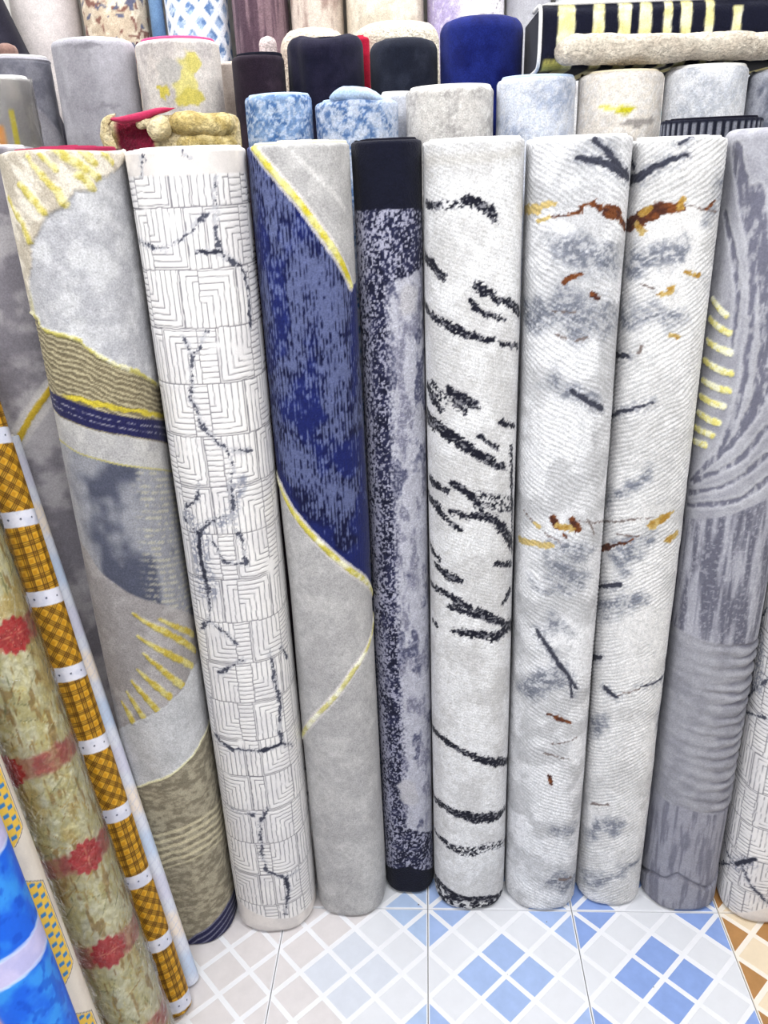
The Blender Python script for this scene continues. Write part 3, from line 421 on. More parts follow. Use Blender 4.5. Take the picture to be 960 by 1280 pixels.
def pat_r0(S, V, T, r, L):
    P = PAT['r0']; c = mott(S, V, (128, 124, 132), (176, 172, 176), .07, 3, .38, .62)
    c = mix(c, (206, 202, 200), sstep(.004, -.004, pmin(S, V, P['flank']))*.8)
    d = pmin(*warp(S, V, .002, .008), P['gold']); c = mix(c, (196, 166, 52), sstep(.0015, -.0015, d))
    return c, .002*sstep(.002, -.003, d)
def pat_r1(S, V, T, r, L):
    P = PAT['r1']; Sw, Vw = warp(S, V, .004, .012, 20); cu = lambda k, d=0: curve(S, P[k][0])
    disp = np.zeros_like(S)
    grey = mott(S, V, (176, 176, 181), (200, 200, 203), .03, 7)
    c = grey
    # feathered crown at the top
    ft = Vw-curve(Sw, P['feath'][0]); inside = sstep(-.004, .004, ft)
    cream = mix((222, 214, 200), (186, 176, 160), sstep(.42, .62, fbm(S*.8+V*.6, V-S*.6, .022, .05, 9)))
    c = mix(c, cream, inside)
    g = pmin(Sw, Vw, P['gold']); c = mix(c, mott(S, V, (196, 182, 96), (222, 212, 156), .01, 11), sstep(.003, -.002, g)*sstep(-.006, .0, ft+.004))
    disp += inside*.004+sstep(.003, -.003, g)*.002
    # edge of the crown running down the left
    outl = cu('outl'); below = sstep(.0025, -.0025, Vw-curve(Sw, P['outl'][0]))
    leftlim = sstep(-.078, -.09, S)*sstep(outl-.02, outl, V); c = mix(c, (208, 202, 160), leftlim*.8*(1-inside))
    # olive ribbed band
    u = Vw-outl*.55-cu('navtop')*.45
    rib = .5+.5*np.sin(u/.0115*2*math.pi)
    olive = mix((116, 106, 84), (182, 172, 140), sstep(.45, .9, rib*.8+.3*fbm(S, V, .01, None, 12)))
    c = mix(c, olive, below); disp -= below*(1-rib)*.0015*sstep(-.004, .002, V-cu('navtop'))
    e1 = np.abs(Vw-curve(Sw, P['outl'][0])); c = mix(c, mott(S, V, (190, 180, 98), (232, 228, 196), .02, 13), sstep(.006, .003, e1)); disp += sstep(.006, .002, e1)*.003
    yl = Vw-curve(Sw, P['yl'][0]); c = mix(c, (196, 178, 60), sstep(.0065, .004, np.abs(yl))*sstep(-.06, -.03, S))
    # navy triple band
    nt_, nb = cu('navtop'), cu('navbot'); k = (V-nb)/(nt_-nb+1e-6); nav = sstep(0, .06, k)*sstep(1, .94, k)
    tri = np.maximum(sstep(.05, .02, np.abs(k-.36)), sstep(.05, .02, np.abs(k-.66)))*sstep(.35, .6, fbm(S, V, .006, None, 15))
    c = mix(c, mix(flat(S, (34, 34, 76)), (160, 158, 170), tri*.8), nav)
    lb = sstep(nb, nb-.003, V); c = mix(c, mott(S, V, (188, 186, 184), (174, 172, 172), .03, 16), lb)
    th = cu('thin'); low = sstep(th, th-.002, V)
    dk = sstep(.32, .60, fbm(S, V, .06, .09, 18)-.25*sstep(.0, .09, np.abs(S-.02))+.22*sstep(.16, .02, V-cu('arc'))*sstep(-.07, -.02, S))
    c = mix(c, mix(mix((146, 147, 154), (80, 83, 99), dk), (176, 176, 180), sstep(-.04, -.085, S)*.7), low)
    c = mix(c, (186, 178, 110), sstep(.0025, .001, np.abs(V-th)))
    ar = cu('arc'); nx = sstep(ar+.002, ar-.004, V)
    # beige rib ends at the right flank
    rb = sstep(.05, .085, S+(th-V)*.06)*low*(1-nx)*sstep(.2, -.2, np.sin((V+S*.35)/.0145*2*math.pi)); c = mix(c, (196, 190, 166), rb*.6*sstep(.35, .6, fbm(S, V, .01, None, 27)))
    c = mix(c, mott(S, V, (152, 147, 146), (174, 169, 168), .05, 19), nx)
    g2 = pmin(*warp(S, V, .0022, .01, 23), P['gold2']); gm = sstep(.0025, -.0015, g2)*nx; c = mix(c, mott(S, V, (186, 164, 66), (206, 194, 124), .012, 24), gm); disp += gm*.002
    fb = curve(Sw, P['fbot'][0]); dsc = sstep(.002, -.002, Vw-fb); c = mix(c, mott(S, V, (186, 186, 188), (200, 200, 202), .04, 25), dsc)
    gl2 = curve(Sw, P['gl2'][0]); ol = sstep(.002, -.002, Vw-gl2)
    c = mix(c, mott(S, V, (130, 122, 104), (170, 162, 140), .016, 26, .35, .65, .009), ol)
    e2 = np.abs(V-gl2); c = mix(c, (226, 220, 180), sstep(.005, .002, e2)); disp += sstep(.005, .002, e2)*.002
    k = cu('wav')-V; wv = sstep(-.008, .0, k)*sstep(.118, .11, k); c = mix(c, (210, 200, 168), wv*sstep(-.2, .6, np.sin((k+(fbm(S, V, .02, None, 28)-.5)*.006)/.0225*2*math.pi+1.2))*.85)
    n2 = cu('nav2'); k = n2-V; nv = sstep(0, .004, k); st = sstep(.35, .85, np.sin(k/.02*2*math.pi))
    c = mix(c, mix(flat(S, (34, 34, 70)), (140, 140, 158), st*.75), nv)
    return c, disp
def maze(S, V, seed):
    """carved blocks of nested right angles; returns groove mask 0..1"""
    bh = .11; row = np.floor(V/bh); rr = row.astype(int)
    rnd = np.random.RandomState(seed); off = rnd.rand(64)*.02+(np.arange(64) % 2)*.012; tt = rnd.randint(0, 6, (64, 32))
    bw = .11; x = S+.065+off[rr % 64]; colm = np.floor(x/bw).astype(int)
    wv = S*0+.0
    lx = x-colm*bw; ly = V-row*bh; t = tt[rr % 64, colm % 32]
    split = .074; nar = lx > split; lx2 = np.where(nar, lx-split, lx); w2 = np.where(nar, bw-split, split); t = np.where(nar, (t*3+1) % 6, np.where(t > 3, (t+rr) % 5, t))
    fx = np.where((t == 1) | (t == 3), w2-lx2, lx2); fy = np.where((t == 2) | (t == 3), bh-ly, ly)
    v = np.where(t < 4, np.maximum(fx+(bh-w2)*.0, fy-(bh-w2)), np.where(t == 4, ly, lx2))
    per = .0116; fr = np.abs(v/per-np.floor(v/per)-.5)*2
    gr = sstep(.72, .95, fr)
    edge = np.minimum(np.minimum(lx2, w2-lx2), np.minimum(ly, bh-ly)); gr = np.maximum(gr, sstep(.0016, .0006, edge))
    return gr
def pat_white(key, seed):
    def fn(S, V, T, r, L):
        P = PAT[key]; Sw, Vw = warp(S, V, .003, .018, 30)
        gr = maze(Sw*.6+S*.4, Vw*.6+V*.4, seed)*sstep(.25, .45, fbm(S, V, .05, None, 33)+.12)
        top = sstep(-.002, .002, V-curve(S, P['bandtop'][0])); bot = sstep(.002, -.002, V-curve(S, P['bandbot'][0]))
        gr = gr*(1-top)*(1-bot)
        c = mott(S, V, (232, 229, 227), (222, 219, 219), .05, 31); c = mix(c, (118, 116, 122), gr*.85)
        c = mix(c, mott(S, V, (226, 219, 214), (206, 200, 197), .05, 34), np.maximum(top, bot)*.9)
        sp = fbm(S, V, .004, None, 36, 2)
        ds = pmin(*warp(S, V, .012, .03, 37), P['stain']); c = mix(c, (120, 124, 140), sstep(.016, -.006, ds)*sstep(.35, .62, sp)*.8)
        dc = pmin(*warp(S, V, .0045, .009, 39), P['crack']); c = mix(c, (176, 176, 182), sstep(.010, .0, dc)*sstep(.42, .6, sp)*.8)
        brk = fbm(S, V, .022, None, 40, 2); cm = sstep(.0012, -.0012, dc+(sp-.5)*.012+(brk-.47)*.012); c = mix(c, (62, 64, 78), cm*.9)
        if 'bold' in P: c = mix(c, (48, 50, 64), sstep(.0015, -.002, pmin(*warp(S, V, .003, .008, 41), P['bold'])+(sp-.5)*.006))
        # faint unmarked veins elsewhere on the girth
        hid = sstep(1.5, 1.8, np.abs(T)); v = np.abs(fbm(S, V, .11, .15, 44)-.5); c = mix(c, (96, 98, 110), sstep(.012, .004, v)*.7*hid)
        return c, -.0016*gr-.0005*cm
    return fn
def pat_r3(S, V, T, r, L):
    P = PAT['r3']; c = mott(S, V, (190, 188, 187), (174, 172, 172), .05, 50); disp = np.zeros_like(S)
    c = mix(c, (212, 210, 208), sstep(.004, -.003, pmin(S, V, P['glint']))*.8)  # diagonal highlight painted into the grey pile colour
    c1, c2 = curve(S, P['c1'][0]), curve(S, P['c2'][0]); blue = sstep(.002, -.002, V-c1)*sstep(-.002, .002, V-c2)
    rib = .5+.5*np.sin((S+(fbm(S, V, .01, .05, 51)-.5)*.006)/.0072*2*math.pi)
    sp = fbm(S, V, .0045, .011, 52, 2); big = fbm(S, V, .06, .09, 54, 3)
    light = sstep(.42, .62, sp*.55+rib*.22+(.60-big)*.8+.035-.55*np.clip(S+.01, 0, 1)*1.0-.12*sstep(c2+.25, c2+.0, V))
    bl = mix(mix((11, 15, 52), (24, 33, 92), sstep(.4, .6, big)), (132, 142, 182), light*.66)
    c = mix(c, bl, blue); disp += blue*(rib-.5)*.0014
    for k, gc, pc in (('c1', (202, 186, 52), (226, 220, 150)), ('c2', (200, 188, 84), (236, 232, 200)), ('c3', (206, 198, 130), (238, 236, 214))):
        d = pdist(*warp(S, V, .0015, .006, 56), P[k][0]); c = mix(c, (212, 206, 204), sstep(.007, .004, d)*.9)
        c = mix(c, mott(S, V, gc, pc, .03, 57), sstep(.0014, -.0012, d)); disp += sstep(.003, -.004, d)*.003
    return c, disp
def pat_r4(S, V, T, r, L):
    P = PAT['r4']; z1, z2, z3, z4 = [curve(S, P[k][0]) for k in ('z1', 'z2', 'z3', 'z4')]
    sp = fbm(S, V, .0038, .0048, 60, 2); big = fbm(S, V, .022, .05, 61, 3); rg = (fbm(S, V, .006, None, 62)-.5)*.012
    dkc = mott(S, V, (24, 26, 48), (40, 42, 70), .02, 63)
    spk = lambda bias: mix(dkc, (164, 164, 184), sstep(.43, .62, sp+bias+(big-.5)*.35))
    s = S/r; left = sstep(-.5, -.75, s)
    wob = (fbm(S, V, .02, .06, 64, 2)-.5)*.5
    darkness = sstep(-.75, -.5, s+wob*.5)*sstep(-.05, -.2, s)
    bandcol = mix(spk(.10), spk(-.05), darkness)
    right = mix((180, 180, 192), (128, 128, 146), sstep(.48, .66, fbm(S, V, .018, .06, 65, 3))); right = mix(right, (84, 86, 110), sstep(.62, .74, fbm(S, V, .03, .05, 66, 3)+.06*sstep(.25, .0, s)))
    right = mix(right, (206, 206, 216), sstep(.5, .62, sp)*.45)
    c = mix(bandcol, right, sstep(-.26, .06, s+rg*3+(sp-.5)*.25))
    pale = pmin(*warp(S, V, .006, .02, 67), P['pale']); c = mix(c, (186, 184, 190), sstep(.006, -.008, pale))
    d12 = sstep(-.004, .004, V-z2+rg); c = mix(c, mix(spk(-.03), spk(.07), left), d12)
    d34 = sstep(.004, -.004, V-z3+rg); c = mix(c, mix(spk(-.05), spk(.08), left), d34)
    blk = np.maximum(sstep(-.002, .002, V-z1+rg*.5), sstep(.002, -.002, V-z4+rg*.5)); c = mix(c, (17, 19, 36), blk)
    return c, (sp-.5)*.0016*(1-blk)
def pat_r5(S, V, T, r, L):
    P = PAT['r5']; sp = fbm(S, V, .0042, None, 70, 2)
    c = mott(S, V, (230, 230, 232), (207, 206, 207), .06, 71); rib = np.sin((S*.35+V)/.0085*2*math.pi+3*fbm(S, V, .03, None, 72)); c = mix(c, (196, 195, 195), sstep(.2, 1, rib)*.22)
    c = mix(c, (196, 194, 192), sstep(.58, .7, sp)*.5)
    c = mix(c, (186, 182, 176), sstep(.01, -.006, pmin(S, V, P['fold']))*.5)
    Sw, Vw = warp(S, V, .0045, .009, 73)
    d = pmin(Sw, Vw, P['streak'])-.0034+(sp-.5)*.013; m = sstep(.0012, -.0012, d)
    m = np.maximum(m, sstep(.005, -.003, pmin(Sw, Vw, P['speck']))*sstep(.44, .52, sp))
    fo = curve(S, P['foot'][0])-Vw; m = np.maximum(m, sstep(-.002, .002, fo)*np.maximum(sstep(.60, .5, fbm(S, V, .009, None, 76, 2)), sstep(.02, .012, fo)))
    hid = sstep(1.5, 1.7, np.abs(T)); m = np.maximum(m, hid*sstep(.03, .015, np.abs(fbm(S, V, .12, .07, 78)-.5)))
    m = m*(.45+.55*sstep(.28, .42, fbm(S, V, .0055, .0038, 79, 2)))
    c = mix(c, (196, 194, 196), sstep(.012, .0, d)*.25)
    return mix(c, (24, 25, 38), m), rib*.0005-.0008*m
def pat_silver(key, sgn):
    def fn(S, V, T, r, L):
        P = PAT[key]; sp = fbm(S, V, .0045, None, 80, 2); big = fbm(S, V, .08, .06, 81+int(sgn > 0), 4)
        ph = (V-sgn*S*(.55 if sgn < 0 else .6))/.0105+2.2*fbm(S, V, .06, None, 83, 3); rib = np.sin(ph*2*math.pi)
        ra = sstep(.35, .55, fbm(S, V, .1, None, 84)+.1)
        c = mix((236, 236, 239), (200, 200, 203), sstep(.46, .66, big)); 
        if sgn > 0: c = mix(c, (224, 221, 217), .5)
        c = mix(c, (190, 190, 193), sstep(.1, .9, -rib)*.38*ra); c = mix(c, (184, 186, 190), sstep(.58, .7, sp)*.3)
        Sw, Vw = warp(S, V, .008, .02, 85)
        Sg, Vg = warp(S, V, .03, .045, 92); g = pmin(Sg, Vg, P['grey']); c = mix(c, (120, 124, 136), sstep(.026, -.012, g)*(.3+.7*sstep(.40, .62, sp*.5+.5*fbm(S, V, .02, .012, 93))))
        Sw, Vw = warp(S, V, .0038, .009, 88); j = (sp-.5)*.006; m = lambda k: sstep(.0012, -.0012, pmin(Sw, Vw, P[k])+j)
        c = mix(c, (110, 96, 92), m('thin')*.85)
        if 'tan' in P: c = mix(c, (206, 182, 120), m('tan'))
        ru = m('rust'); c = mix(c, mott(S, V, (116, 66, 36), (74, 42, 34), .012, 89), ru)
        c = mix(c, mott(S, V, (170, 130, 56), (196, 170, 110), .012, 90), m('amber'))
        c = mix(c, (130, 133, 144), sstep(.02, .0, pmin(Sw, Vw, P['black']))*sstep(.4, .6, sp)*.6); c = mix(c, (50, 52, 66), sstep(.0012, -.0012, pmin(Sw, Vw, P['black'])-.0012+j)*.92)
        return c, rib*.0011*ra
    return fn
def pat_r8(S, V, T, r, L):
    P = PAT['r8']; sp = fbm(S, V, .004, .006, 100, 2); disp = np.zeros_like(S)
    lav = mott(S, V, (170, 170, 178), (154, 154, 163), .04, 101)
    stk = fbm(S, V, .012, .12, 103, 3)
    c = lav
    a = pmin(*warp(S, V, .003, .012, 104), P['arc']); am = sstep(.002, -.003, a)*sstep(.30, .52, fbm(S, V, .007, .02, 105)); c = mix(c, (104, 104, 120), am*.9)
    c = mix(c, (200, 200, 206), sstep(.010, .004, a)*(1-sstep(.002, -.003, a))*.4); disp -= sstep(.003, -.003, a)*.002
    zA, zB, zC = [curve(S, P[k][0]) for k in ('zA', 'zB', 'zC')]
    dr = mix(mix((166, 166, 176), (100, 100, 114), sstep(.36, .70, stk+.05*np.sin(S/.01))), (196, 196, 204), sstep(.6, .7, sp)*.4)
    c = mix(c, dr, sstep(.003, -.003, V-zA))
    rid0 = curve(S, P['ridge0'][0]); k = rid0-V; inz = sstep(-.002, .004, k)*sstep(-.004, .004, V-zC)
    ph = (k+(fbm(S, V, .05, .03, 112, 2)-.5)*.02)/.0335; rd = np.sin(ph*2*math.pi)*np.clip(.55+S*5+.8*(fbm(S, V, .05, .02, 113)-.5), .12, 1); c = mix(c, mix(lav*.93, (98, 98, 114), sstep(.1, .95, rd)*np.clip(.30+S*5+.9*(fbm(S, V, .03, None, 107)-.5), 0, 1)), inz); disp += -rd*inz*.0035
    lowc = mix(mix((160, 160, 170), (112, 112, 126), sstep(.42, .66, fbm(S, V, .008, .09, 108, 3))), (130, 130, 142), .3)
    c = mix(c, lowc, sstep(.004, -.004, V-zC)); c = mix(c, c*.93, sstep(.3, .0, V)*.0)
    g = pmin(*warp(S, V, .002, .006, 110), P['gold']); gm = sstep(.0015, -.0015, g); c = mix(c, mott(S, V, (226, 216, 128), (240, 238, 206), .01, 111), gm); disp += gm*.0025
    fo = pdist(S, V, P['fold'][0]); disp -= sstep(.004, -.004, fo)*.006; c = mix(c, (110, 110, 124), sstep(.004, -.003, fo)*.5)
    disp += sstep(0, -.004, V-curve(S, P['fold'][0]))*.003
    return c, disp

GF = 'rolled rugs standing in the front row'
make_roll('r0', 'rolled_rug', 'mauve-grey mottled rug roll with a slanting gold stripe, behind the leaning plaid roll', pat_r0, 'velvet', .004, 'back_grey', group=GF, seed=1)
make_roll('r1', 'rolled_rug', 'grey rug roll with gold feathers, olive ribs and a navy triple band', pat_r1, 'pile', .0028, 'back_maroon', .008, group=GF, seed=2, topwave=.003, rbot=.010)
make_roll('r2', 'rolled_rug', 'ivory rug roll with carved angular maze and grey cracks, beside the feathered rug', pat_white('r2', 4), 'carved', .0021, 'back_white', group=GF, seed=3)
make_roll('r3', 'rolled_rug', 'grey rug roll with a big royal blue field edged by gold curves', pat_r3, 'pile', .0026, 'back_cream', .006, group=GF, seed=4)
make_roll('r4', 'rolled_rug', 'narrow navy and lavender-grey rug roll with black bands at top and foot', pat_r4, 'coarse', .0022, 'back_black', group=GF, seed=5)
make_roll('r5', 'rolled_rug', 'ivory rug roll crossed by ragged black streaks like birch bark', pat_r5, 'pile', .0025, 'back_white', group=GF, seed=6)
make_roll('r6', 'rolled_rug', 'silver-white ribbed rug roll with rust marks, next to the black-streaked roll', pat_silver('r6', -1), 'pile', .0027, 'back_white', group=GF, seed=7, topwave=.002)
make_roll('r7', 'rolled_rug', 'silver-white ribbed rug roll with rust band, next to the grey wavy roll', pat_silver('r7', 1), 'pile', .0027, 'back_white', group=GF, seed=8, topwave=.002)
make_roll('r8', 'rolled_rug', 'lavender-grey rug roll with pale gold dashes and wavy ridges', pat_r8, 'velvet', .0028, 'back_grey', group=GF, seed=9, rtop=.02)
make_roll('r9', 'rolled_rug', 'ivory carved-maze rug roll with grey cracks at the right edge of the photo', pat_white('r9', 9), 'carved', .0026, 'back_white', group=GF, seed=10)

# ------------------------------------------------------------------ thin rolls leaning in front, at the left
def pat_m10(S, V, T, r, L):
    x = S*1.0+V*0; b = (V+S*.45)/.36; f = b-np.floor(b)
    c = mix((214, 218, 230), (190, 206, 230), sstep(.05, .15, f)*sstep(.35, .25, f)); c = mix(c, (232, 220, 208), sstep(.4, .48, f)*sstep(.68, .6, f)); c = mix(c, (206, 206, 224), sstep(.72, .78, f)*sstep(.98, .92, f))
    g = np.minimum(np.abs((S+V*.3)/.02-np.round((S+V*.3)/.02)), np.abs((V-S*.5)/.024-np.round((V-S*.5)/.024))); c = mix(c, (186, 190, 212), sstep(.08, .03, g)*.55)
    return c, np.zeros_like(S)
def pat_m11(S, V, T, r, L):
    B = PAT['m11']['band']; v0 = B[-1]; per = (B[0]-B[-1])/7; k = (V-v0+.12*S)/per; n = np.round(k); d = np.abs(k-n)*per
    seg = np.floor(k).astype(int) % 2
    x = np.where(seg == 0, S, (S+V)*.7071); y = np.where(seg == 0, V, (S-V)*.7071)
    def ln(a, p):
        q = a/p-np.floor(a/p); m = np.zeros_like(a)
        for c0, w in ((.2, .05), (.36, .05), (.52, .05)): m = np.maximum(m, sstep(w+.03, w-.02, np.abs(q-c0)))
        return m, sstep(.6, .66, q)*sstep(1.0, .94, q)
    a, wa = ln(x, .025); b, wb = ln(y, .025)
    c = flat(S, (204, 152, 40)); c = mix(c, (218, 172, 60), np.maximum(wa, wb)*.5); c = mix(c, (186, 128, 26), wa*wb*.8)
    c = mix(c, (78, 50, 20), a*.75); c = mix(c, (70, 46, 22), b*.6)
    bm_ = sstep(.0185, .0165, d); w = mott(S, V, (222, 222, 234), (204, 206, 222), .02, 120); s4 = S/.026; dot = np.hypot((s4-np.round(s4))*.026, (k-n)*per)
    w = mix(w, (46, 52, 80), sstep(.0028, .0016, dot)); c = mix(c, w, bm_)
    return c, np.zeros_like(S)
def pat_m12(S, V, T, r, L):
    P = PAT['m12']; n1 = fbm(S, V, .012, .03, 130, 3); n2 = fbm(S*.7+V*.7, V*.7-S*.7, .006, .05, 131, 3); n3 = fbm(S*.7-V*.7, V*.7+S*.7, .006, .05, 132, 3); big = fbm(S, V, .06, .09, 133, 3)
    c = mix((232, 222, 160), (252, 248, 216), sstep(.36, .62, n1)); c = mix(c, (226, 220, 178), np.maximum(sstep(.6, .68, n2), sstep(.6, .68, n3))*.8); c = mix(c, (214, 182, 96), sstep(.58, .70, big)*.6); c = mix(c, (170, 132, 60), sstep(.66, .72, fbm(S, V, .01, .04, 135, 2))*.7)
    rs = np.random.RandomState(5)                 # gold straw strokes of the print; the pale ones are painted sparkle
    for q in range(900):
        s0, v0, a, l = rs.uniform(-.17, .17), rs.uniform(0, L), rs.uniform(-1.3, 1.3), rs.uniform(.02, .06); w_ = rs.uniform(1.5, 4.5)
        pl = [[(s0-math.sin(a)*l/2)*1000, (v0-math.cos(a)*l/2)*1000, .5], [s0*1000, v0*1000, w_], [(s0+math.sin(a)*l/2+rs.uniform(-.006, .006))*1000, (v0+math.cos(a)*l/2)*1000, .5]]
        m_ = sstep(.001, -.001, pdist(S, V, pl)); k_ = m_ > 0
        if k_.any(): c[k_] = mix(c[k_], ((255, 252, 226), (166, 124, 48), (214, 180, 84), (250, 244, 200), (150, 150, 96))[q % 5], m_[k_]*.85)
    Sw, Vw = warp(S, V, .008, .02, 136)
    for i, v in enumerate(P['red']+[P['red'][-1]-.235, P['red'][0]+.25]):
        s0 = (P['s']+[.02, .03])[i]
        c = mix(c, mott(S, V, (196, 70, 66), (214, 150, 116), .018, 137), sstep(.030, .018, np.abs(Vw-v))*.8)
        q = np.hypot(S-s0, V-v); ang = np.arctan2(V-v, S-s0); fl_ = q-.036*(1-.10*np.cos(ang*12))
        c = mix(c, mix((210, 24, 28), (246, 150, 120), sstep(.75, 1, np.cos(ang*12))*sstep(.036, .01, q)), sstep(.002, -.002, fl_))
    return c, (n1-.5)*.002
def pat_m13(S, V, T, r, L):
    P = PAT['m13']; c = mott(S, V, (226, 216, 202), (216, 206, 194), .05, 140)
    v1, v2, w1, w2 = P['pan']; per = v2-w1+(w1-w2); hgt = w1-w2; sc = .040
    k = (V-w2)/per; f = (k-np.floor(k))*per; s = S-sc; hw = .036; tip = .026
    yy = np.minimum(f, hgt-f); inner = np.minimum(hw-np.abs(s), yy-np.abs(s)*tip/hw+.0)
    pan = sstep(-.0005, .0005, inner)*(f < hgt); c = mix(c, (232, 190, 78), pan)
    colw = .0145; cc = np.floor((s+.1)/colw).astype(int); fy = (f+(cc % 2)*.012)/.024; fy = fy-np.floor(fy); fx = (s+.1)/colw-cc
    br = sstep(.12, .2, fx)*sstep(.98, .9, fx)*sstep(.08, .14, fy)*sstep(.52, .46, fy); c = mix(c, (62, 126, 182), br*pan*sstep(.0015, .003, inner))
    c = mix(c, (70, 64, 66), sstep(.0013, .0007, np.abs(inner+.0025))*(f < hgt+.006))
    return c, np.zeros_like(S)
def pat_m14(S, V, T, r, L):
    b0 = PAT['m14']['band']; c = mott(S, V, (30, 96, 214), (54, 140, 226), .05, 150, .35, .65); c = mix(c, (20, 74, 190), sstep(.58, .7, fbm(S, V, .02, None, 152))*.6)
    for v, h in ((.607, .026), (.86, .05), (.33, .035), (1.15, .05)):
        k = V-v-.10*S+(fbm(S, V, .03, None, 153)-.5)*.006; c = mix(c, mott(S, V, (196, 190, 226), (180, 178, 220), .04, 154), sstep(h, h-.004, np.abs(k))); c = mix(c, (232, 230, 244), sstep(.005, .002, np.abs(np.abs(k)-h))*.7)
    c = mix(c, (206, 150, 166), sstep(.012, -.004, np.hypot(S+.03, (V-.50)*.6)-.03))
    return c, np.zeros_like(S)
GL = 'thin rolls leaning in front of the rugs at the left'
lr = dict(cat='roll', group=GL, lump=.0008, half=2.0, rtop=.003, rbot=.004, pname='sheet')
make_roll('m10', 'oilcloth_roll', 'pale blue and white checked thin roll leaning beside the mustard plaid roll', pat_m10, 'vinyl', .003, 'back_white', seed=21, **lr)
make_roll('m11', 'oilcloth_roll', 'mustard plaid thin roll with white dotted bands, leaning against the rugs', pat_m11, 'cloth', .0017, 'back_white', seed=22, **lr)
w = make_roll('m12', 'oilcloth_roll', 'gold foil roll with red flower bands wrapped in clear crinkled plastic', pat_m12, 'foil', .0032, 'back_white', seed=23, **lr)
make_roll('m13', 'oilcloth_roll', 'cream roll with yellow and blue basket-weave panels, lower left', pat_m13, 'cloth', .002, 'back_white', seed=24, **lr)
make_roll('m14', 'oilcloth_roll', 'bright blue roll with lavender bands in the bottom left corner', pat_m14, 'vinyl', .003, 'back_white', seed=25, **lr)
def wrap_shell(root, r, L, amp, seed):
    th = np.linspace(0, 2*math.pi, 73)[:-1]; vv = np.linspace(.01, L-.002, int(L/.016)); Vg, Tg = np.meshgrid(vv, th, indexing='ij'); V = Vg.ravel(); T = Tg.ravel()
    n = fbm(np.cos(T)*r, V+np.sin(T)*r, .03, .05, seed, 3); rad = r+.0022+amp*np.abs(n-.5)*2.4*np.random.RandomState(seed).uniform(.2, 1, len(n))
    co = np.stack([np.sin(T)*rad, -np.cos(T)*rad, V], 1); nt_ = 72; I = np.arange(len(vv)-1)[:, None]*nt_; J = np.arange(nt_)[None]; J2 = (J+1) % nt_
    o = new_obj('plastic_wrap', mesh_np('plastic_wrap', co, np.stack([I+J, I+J2, I+nt_+J2, I+nt_+J], -1).reshape(-1, 4), smooth=False), root, M['film']); o['label'] = 'clear crinkled plastic wrap'
    return o
wrap_shell(w, ROLLS['m12'][6], ROLLS['m12'][7], .006, 160)

# ------------------------------------------------------------------ rolls behind the front row
M['back_pink'] = plain_mat('pink_felt_backing', (190, 84, 130), .95, .05, 120, .15, .2)
M['back_blue'] = plain_mat('pale_blue_backing', (176, 194, 220), .95, .05, 120, .15, .2)
M['back_red'] = plain_mat('red_felt_backing', (176, 40, 60), .95, .05, 120, .15, .2)
def two(c1, c2, sc=.05, sy=None, seed=1, lo=.38, hi=.62, sp=0.0, spc=(235, 235, 238), sps=.006):
    def fn(S, V, T, r, L):
        c = mott(S, V, c1, c2, sc, seed, lo, hi, sy)
        if sp: c = mix(c, spc, sstep(.5, .6, fbm(S, V, sps, None, seed+60, 2))*sp)
        return c, np.zeros_like(S)
    return fn
def with_spots(base, spots, noise_amp=.012):
    """spots: (s, distance below the top, half width, half height, colour)"""
    def fn(S, V, T, r, L):
        c, d = base(S, V, T, r, L); Sw, Vw = warp(S, V, noise_amp, .02, 210)
        for s, dv, a, b, cc in spots:
            q = np.hypot((Sw-s)/a, (Vw-(L-dv))/b); c = mix(c, cc, sstep(1.15, .85, q))
        return c, d
    return fn
GS = 'rolled rugs standing in the second row'; GT = 'rolled rugs standing in the third row'; GB = 'tall rugs standing at the back wall'
def bk(key, label, pat, mat='pile', coil='back_white', group=GS, res=.006, **kw):
    return make_roll(key, 'rolled_rug', label, pat, mat, res, coil, group=group, seed=hash(key) % 1 + sum(map(ord, key)) % 17, half=1.9, **kw)
bk('s16', 'denim blue speckled rug roll standing beside the gold shaggy rug', two((66, 104, 158), (136, 164, 204), .03, None, 61, sp=.75, spc=(206, 216, 234), sps=.006), 'coarse', 'back_blue', res=.0032, rtop=.012)
s17 = bk('s17', 'light blue and white speckled rug roll with a folded flap on top', two((84, 116, 166), (186, 198, 220), .022, None, 63, sp=.7, spc=(216, 222, 236), sps=.006), 'coarse', 'back_blue', res=.0032, rtop=.012, lump=.003)
bk('s18', 'pale grey rug roll peeking between the blue and grey-beige rolls', two((206, 208, 216), (188, 190, 200), .03, None, 65, sp=.4), 'pile', rtop=.012)
bk('s19', 'grey-beige speckled rug roll behind the black-banded narrow roll', two((212, 208, 204), (180, 176, 174), .035, None, 67, sp=.6, spc=(232, 230, 226)), 'coarse', rtop=.012, lump=.003)
bk('s20', 'pale ice-blue mottled rug roll left of the cream rug with the yellow spot', two((212, 218, 232), (164, 174, 196), .06, None, 69, .45, .7, sp=.5), 'coarse', 'back_blue', rtop=.012)
bk('s21', 'cream rug roll with one bright yellow-green spot', with_spots(two((226, 218, 208), (206, 198, 190), .05, None, 71, sp=.4), [(-.01, .072, .022, .011, (198, 190, 40)), (-.045, .070, .02, .008, (226, 218, 120)), (.03, .10, .05, .007, (160, 154, 150))]), 'pile', 'back_cream', rtop=.014)
bk('s22', 'bright silver-white rug roll under the black and gold folded rug', two((230, 232, 238), (188, 192, 202), .06, None, 73, .45, .7, sp=.6), 'coarse', rtop=.014)
bk('s23', 'dark grey marbled rug roll at the right edge of the second row', two((96, 100, 114), (176, 178, 188), .03, .05, 75), 'pile', 'back_grey', rtop=.014)
def pat_rib(S, V, T, r, L):
    st = sstep(-.2, .2, np.sin(S/.017*2*math.pi)); c = mix((26, 28, 42), (150, 152, 162), st*sstep(.004, .008, L-V)*.8); return c, st*.002
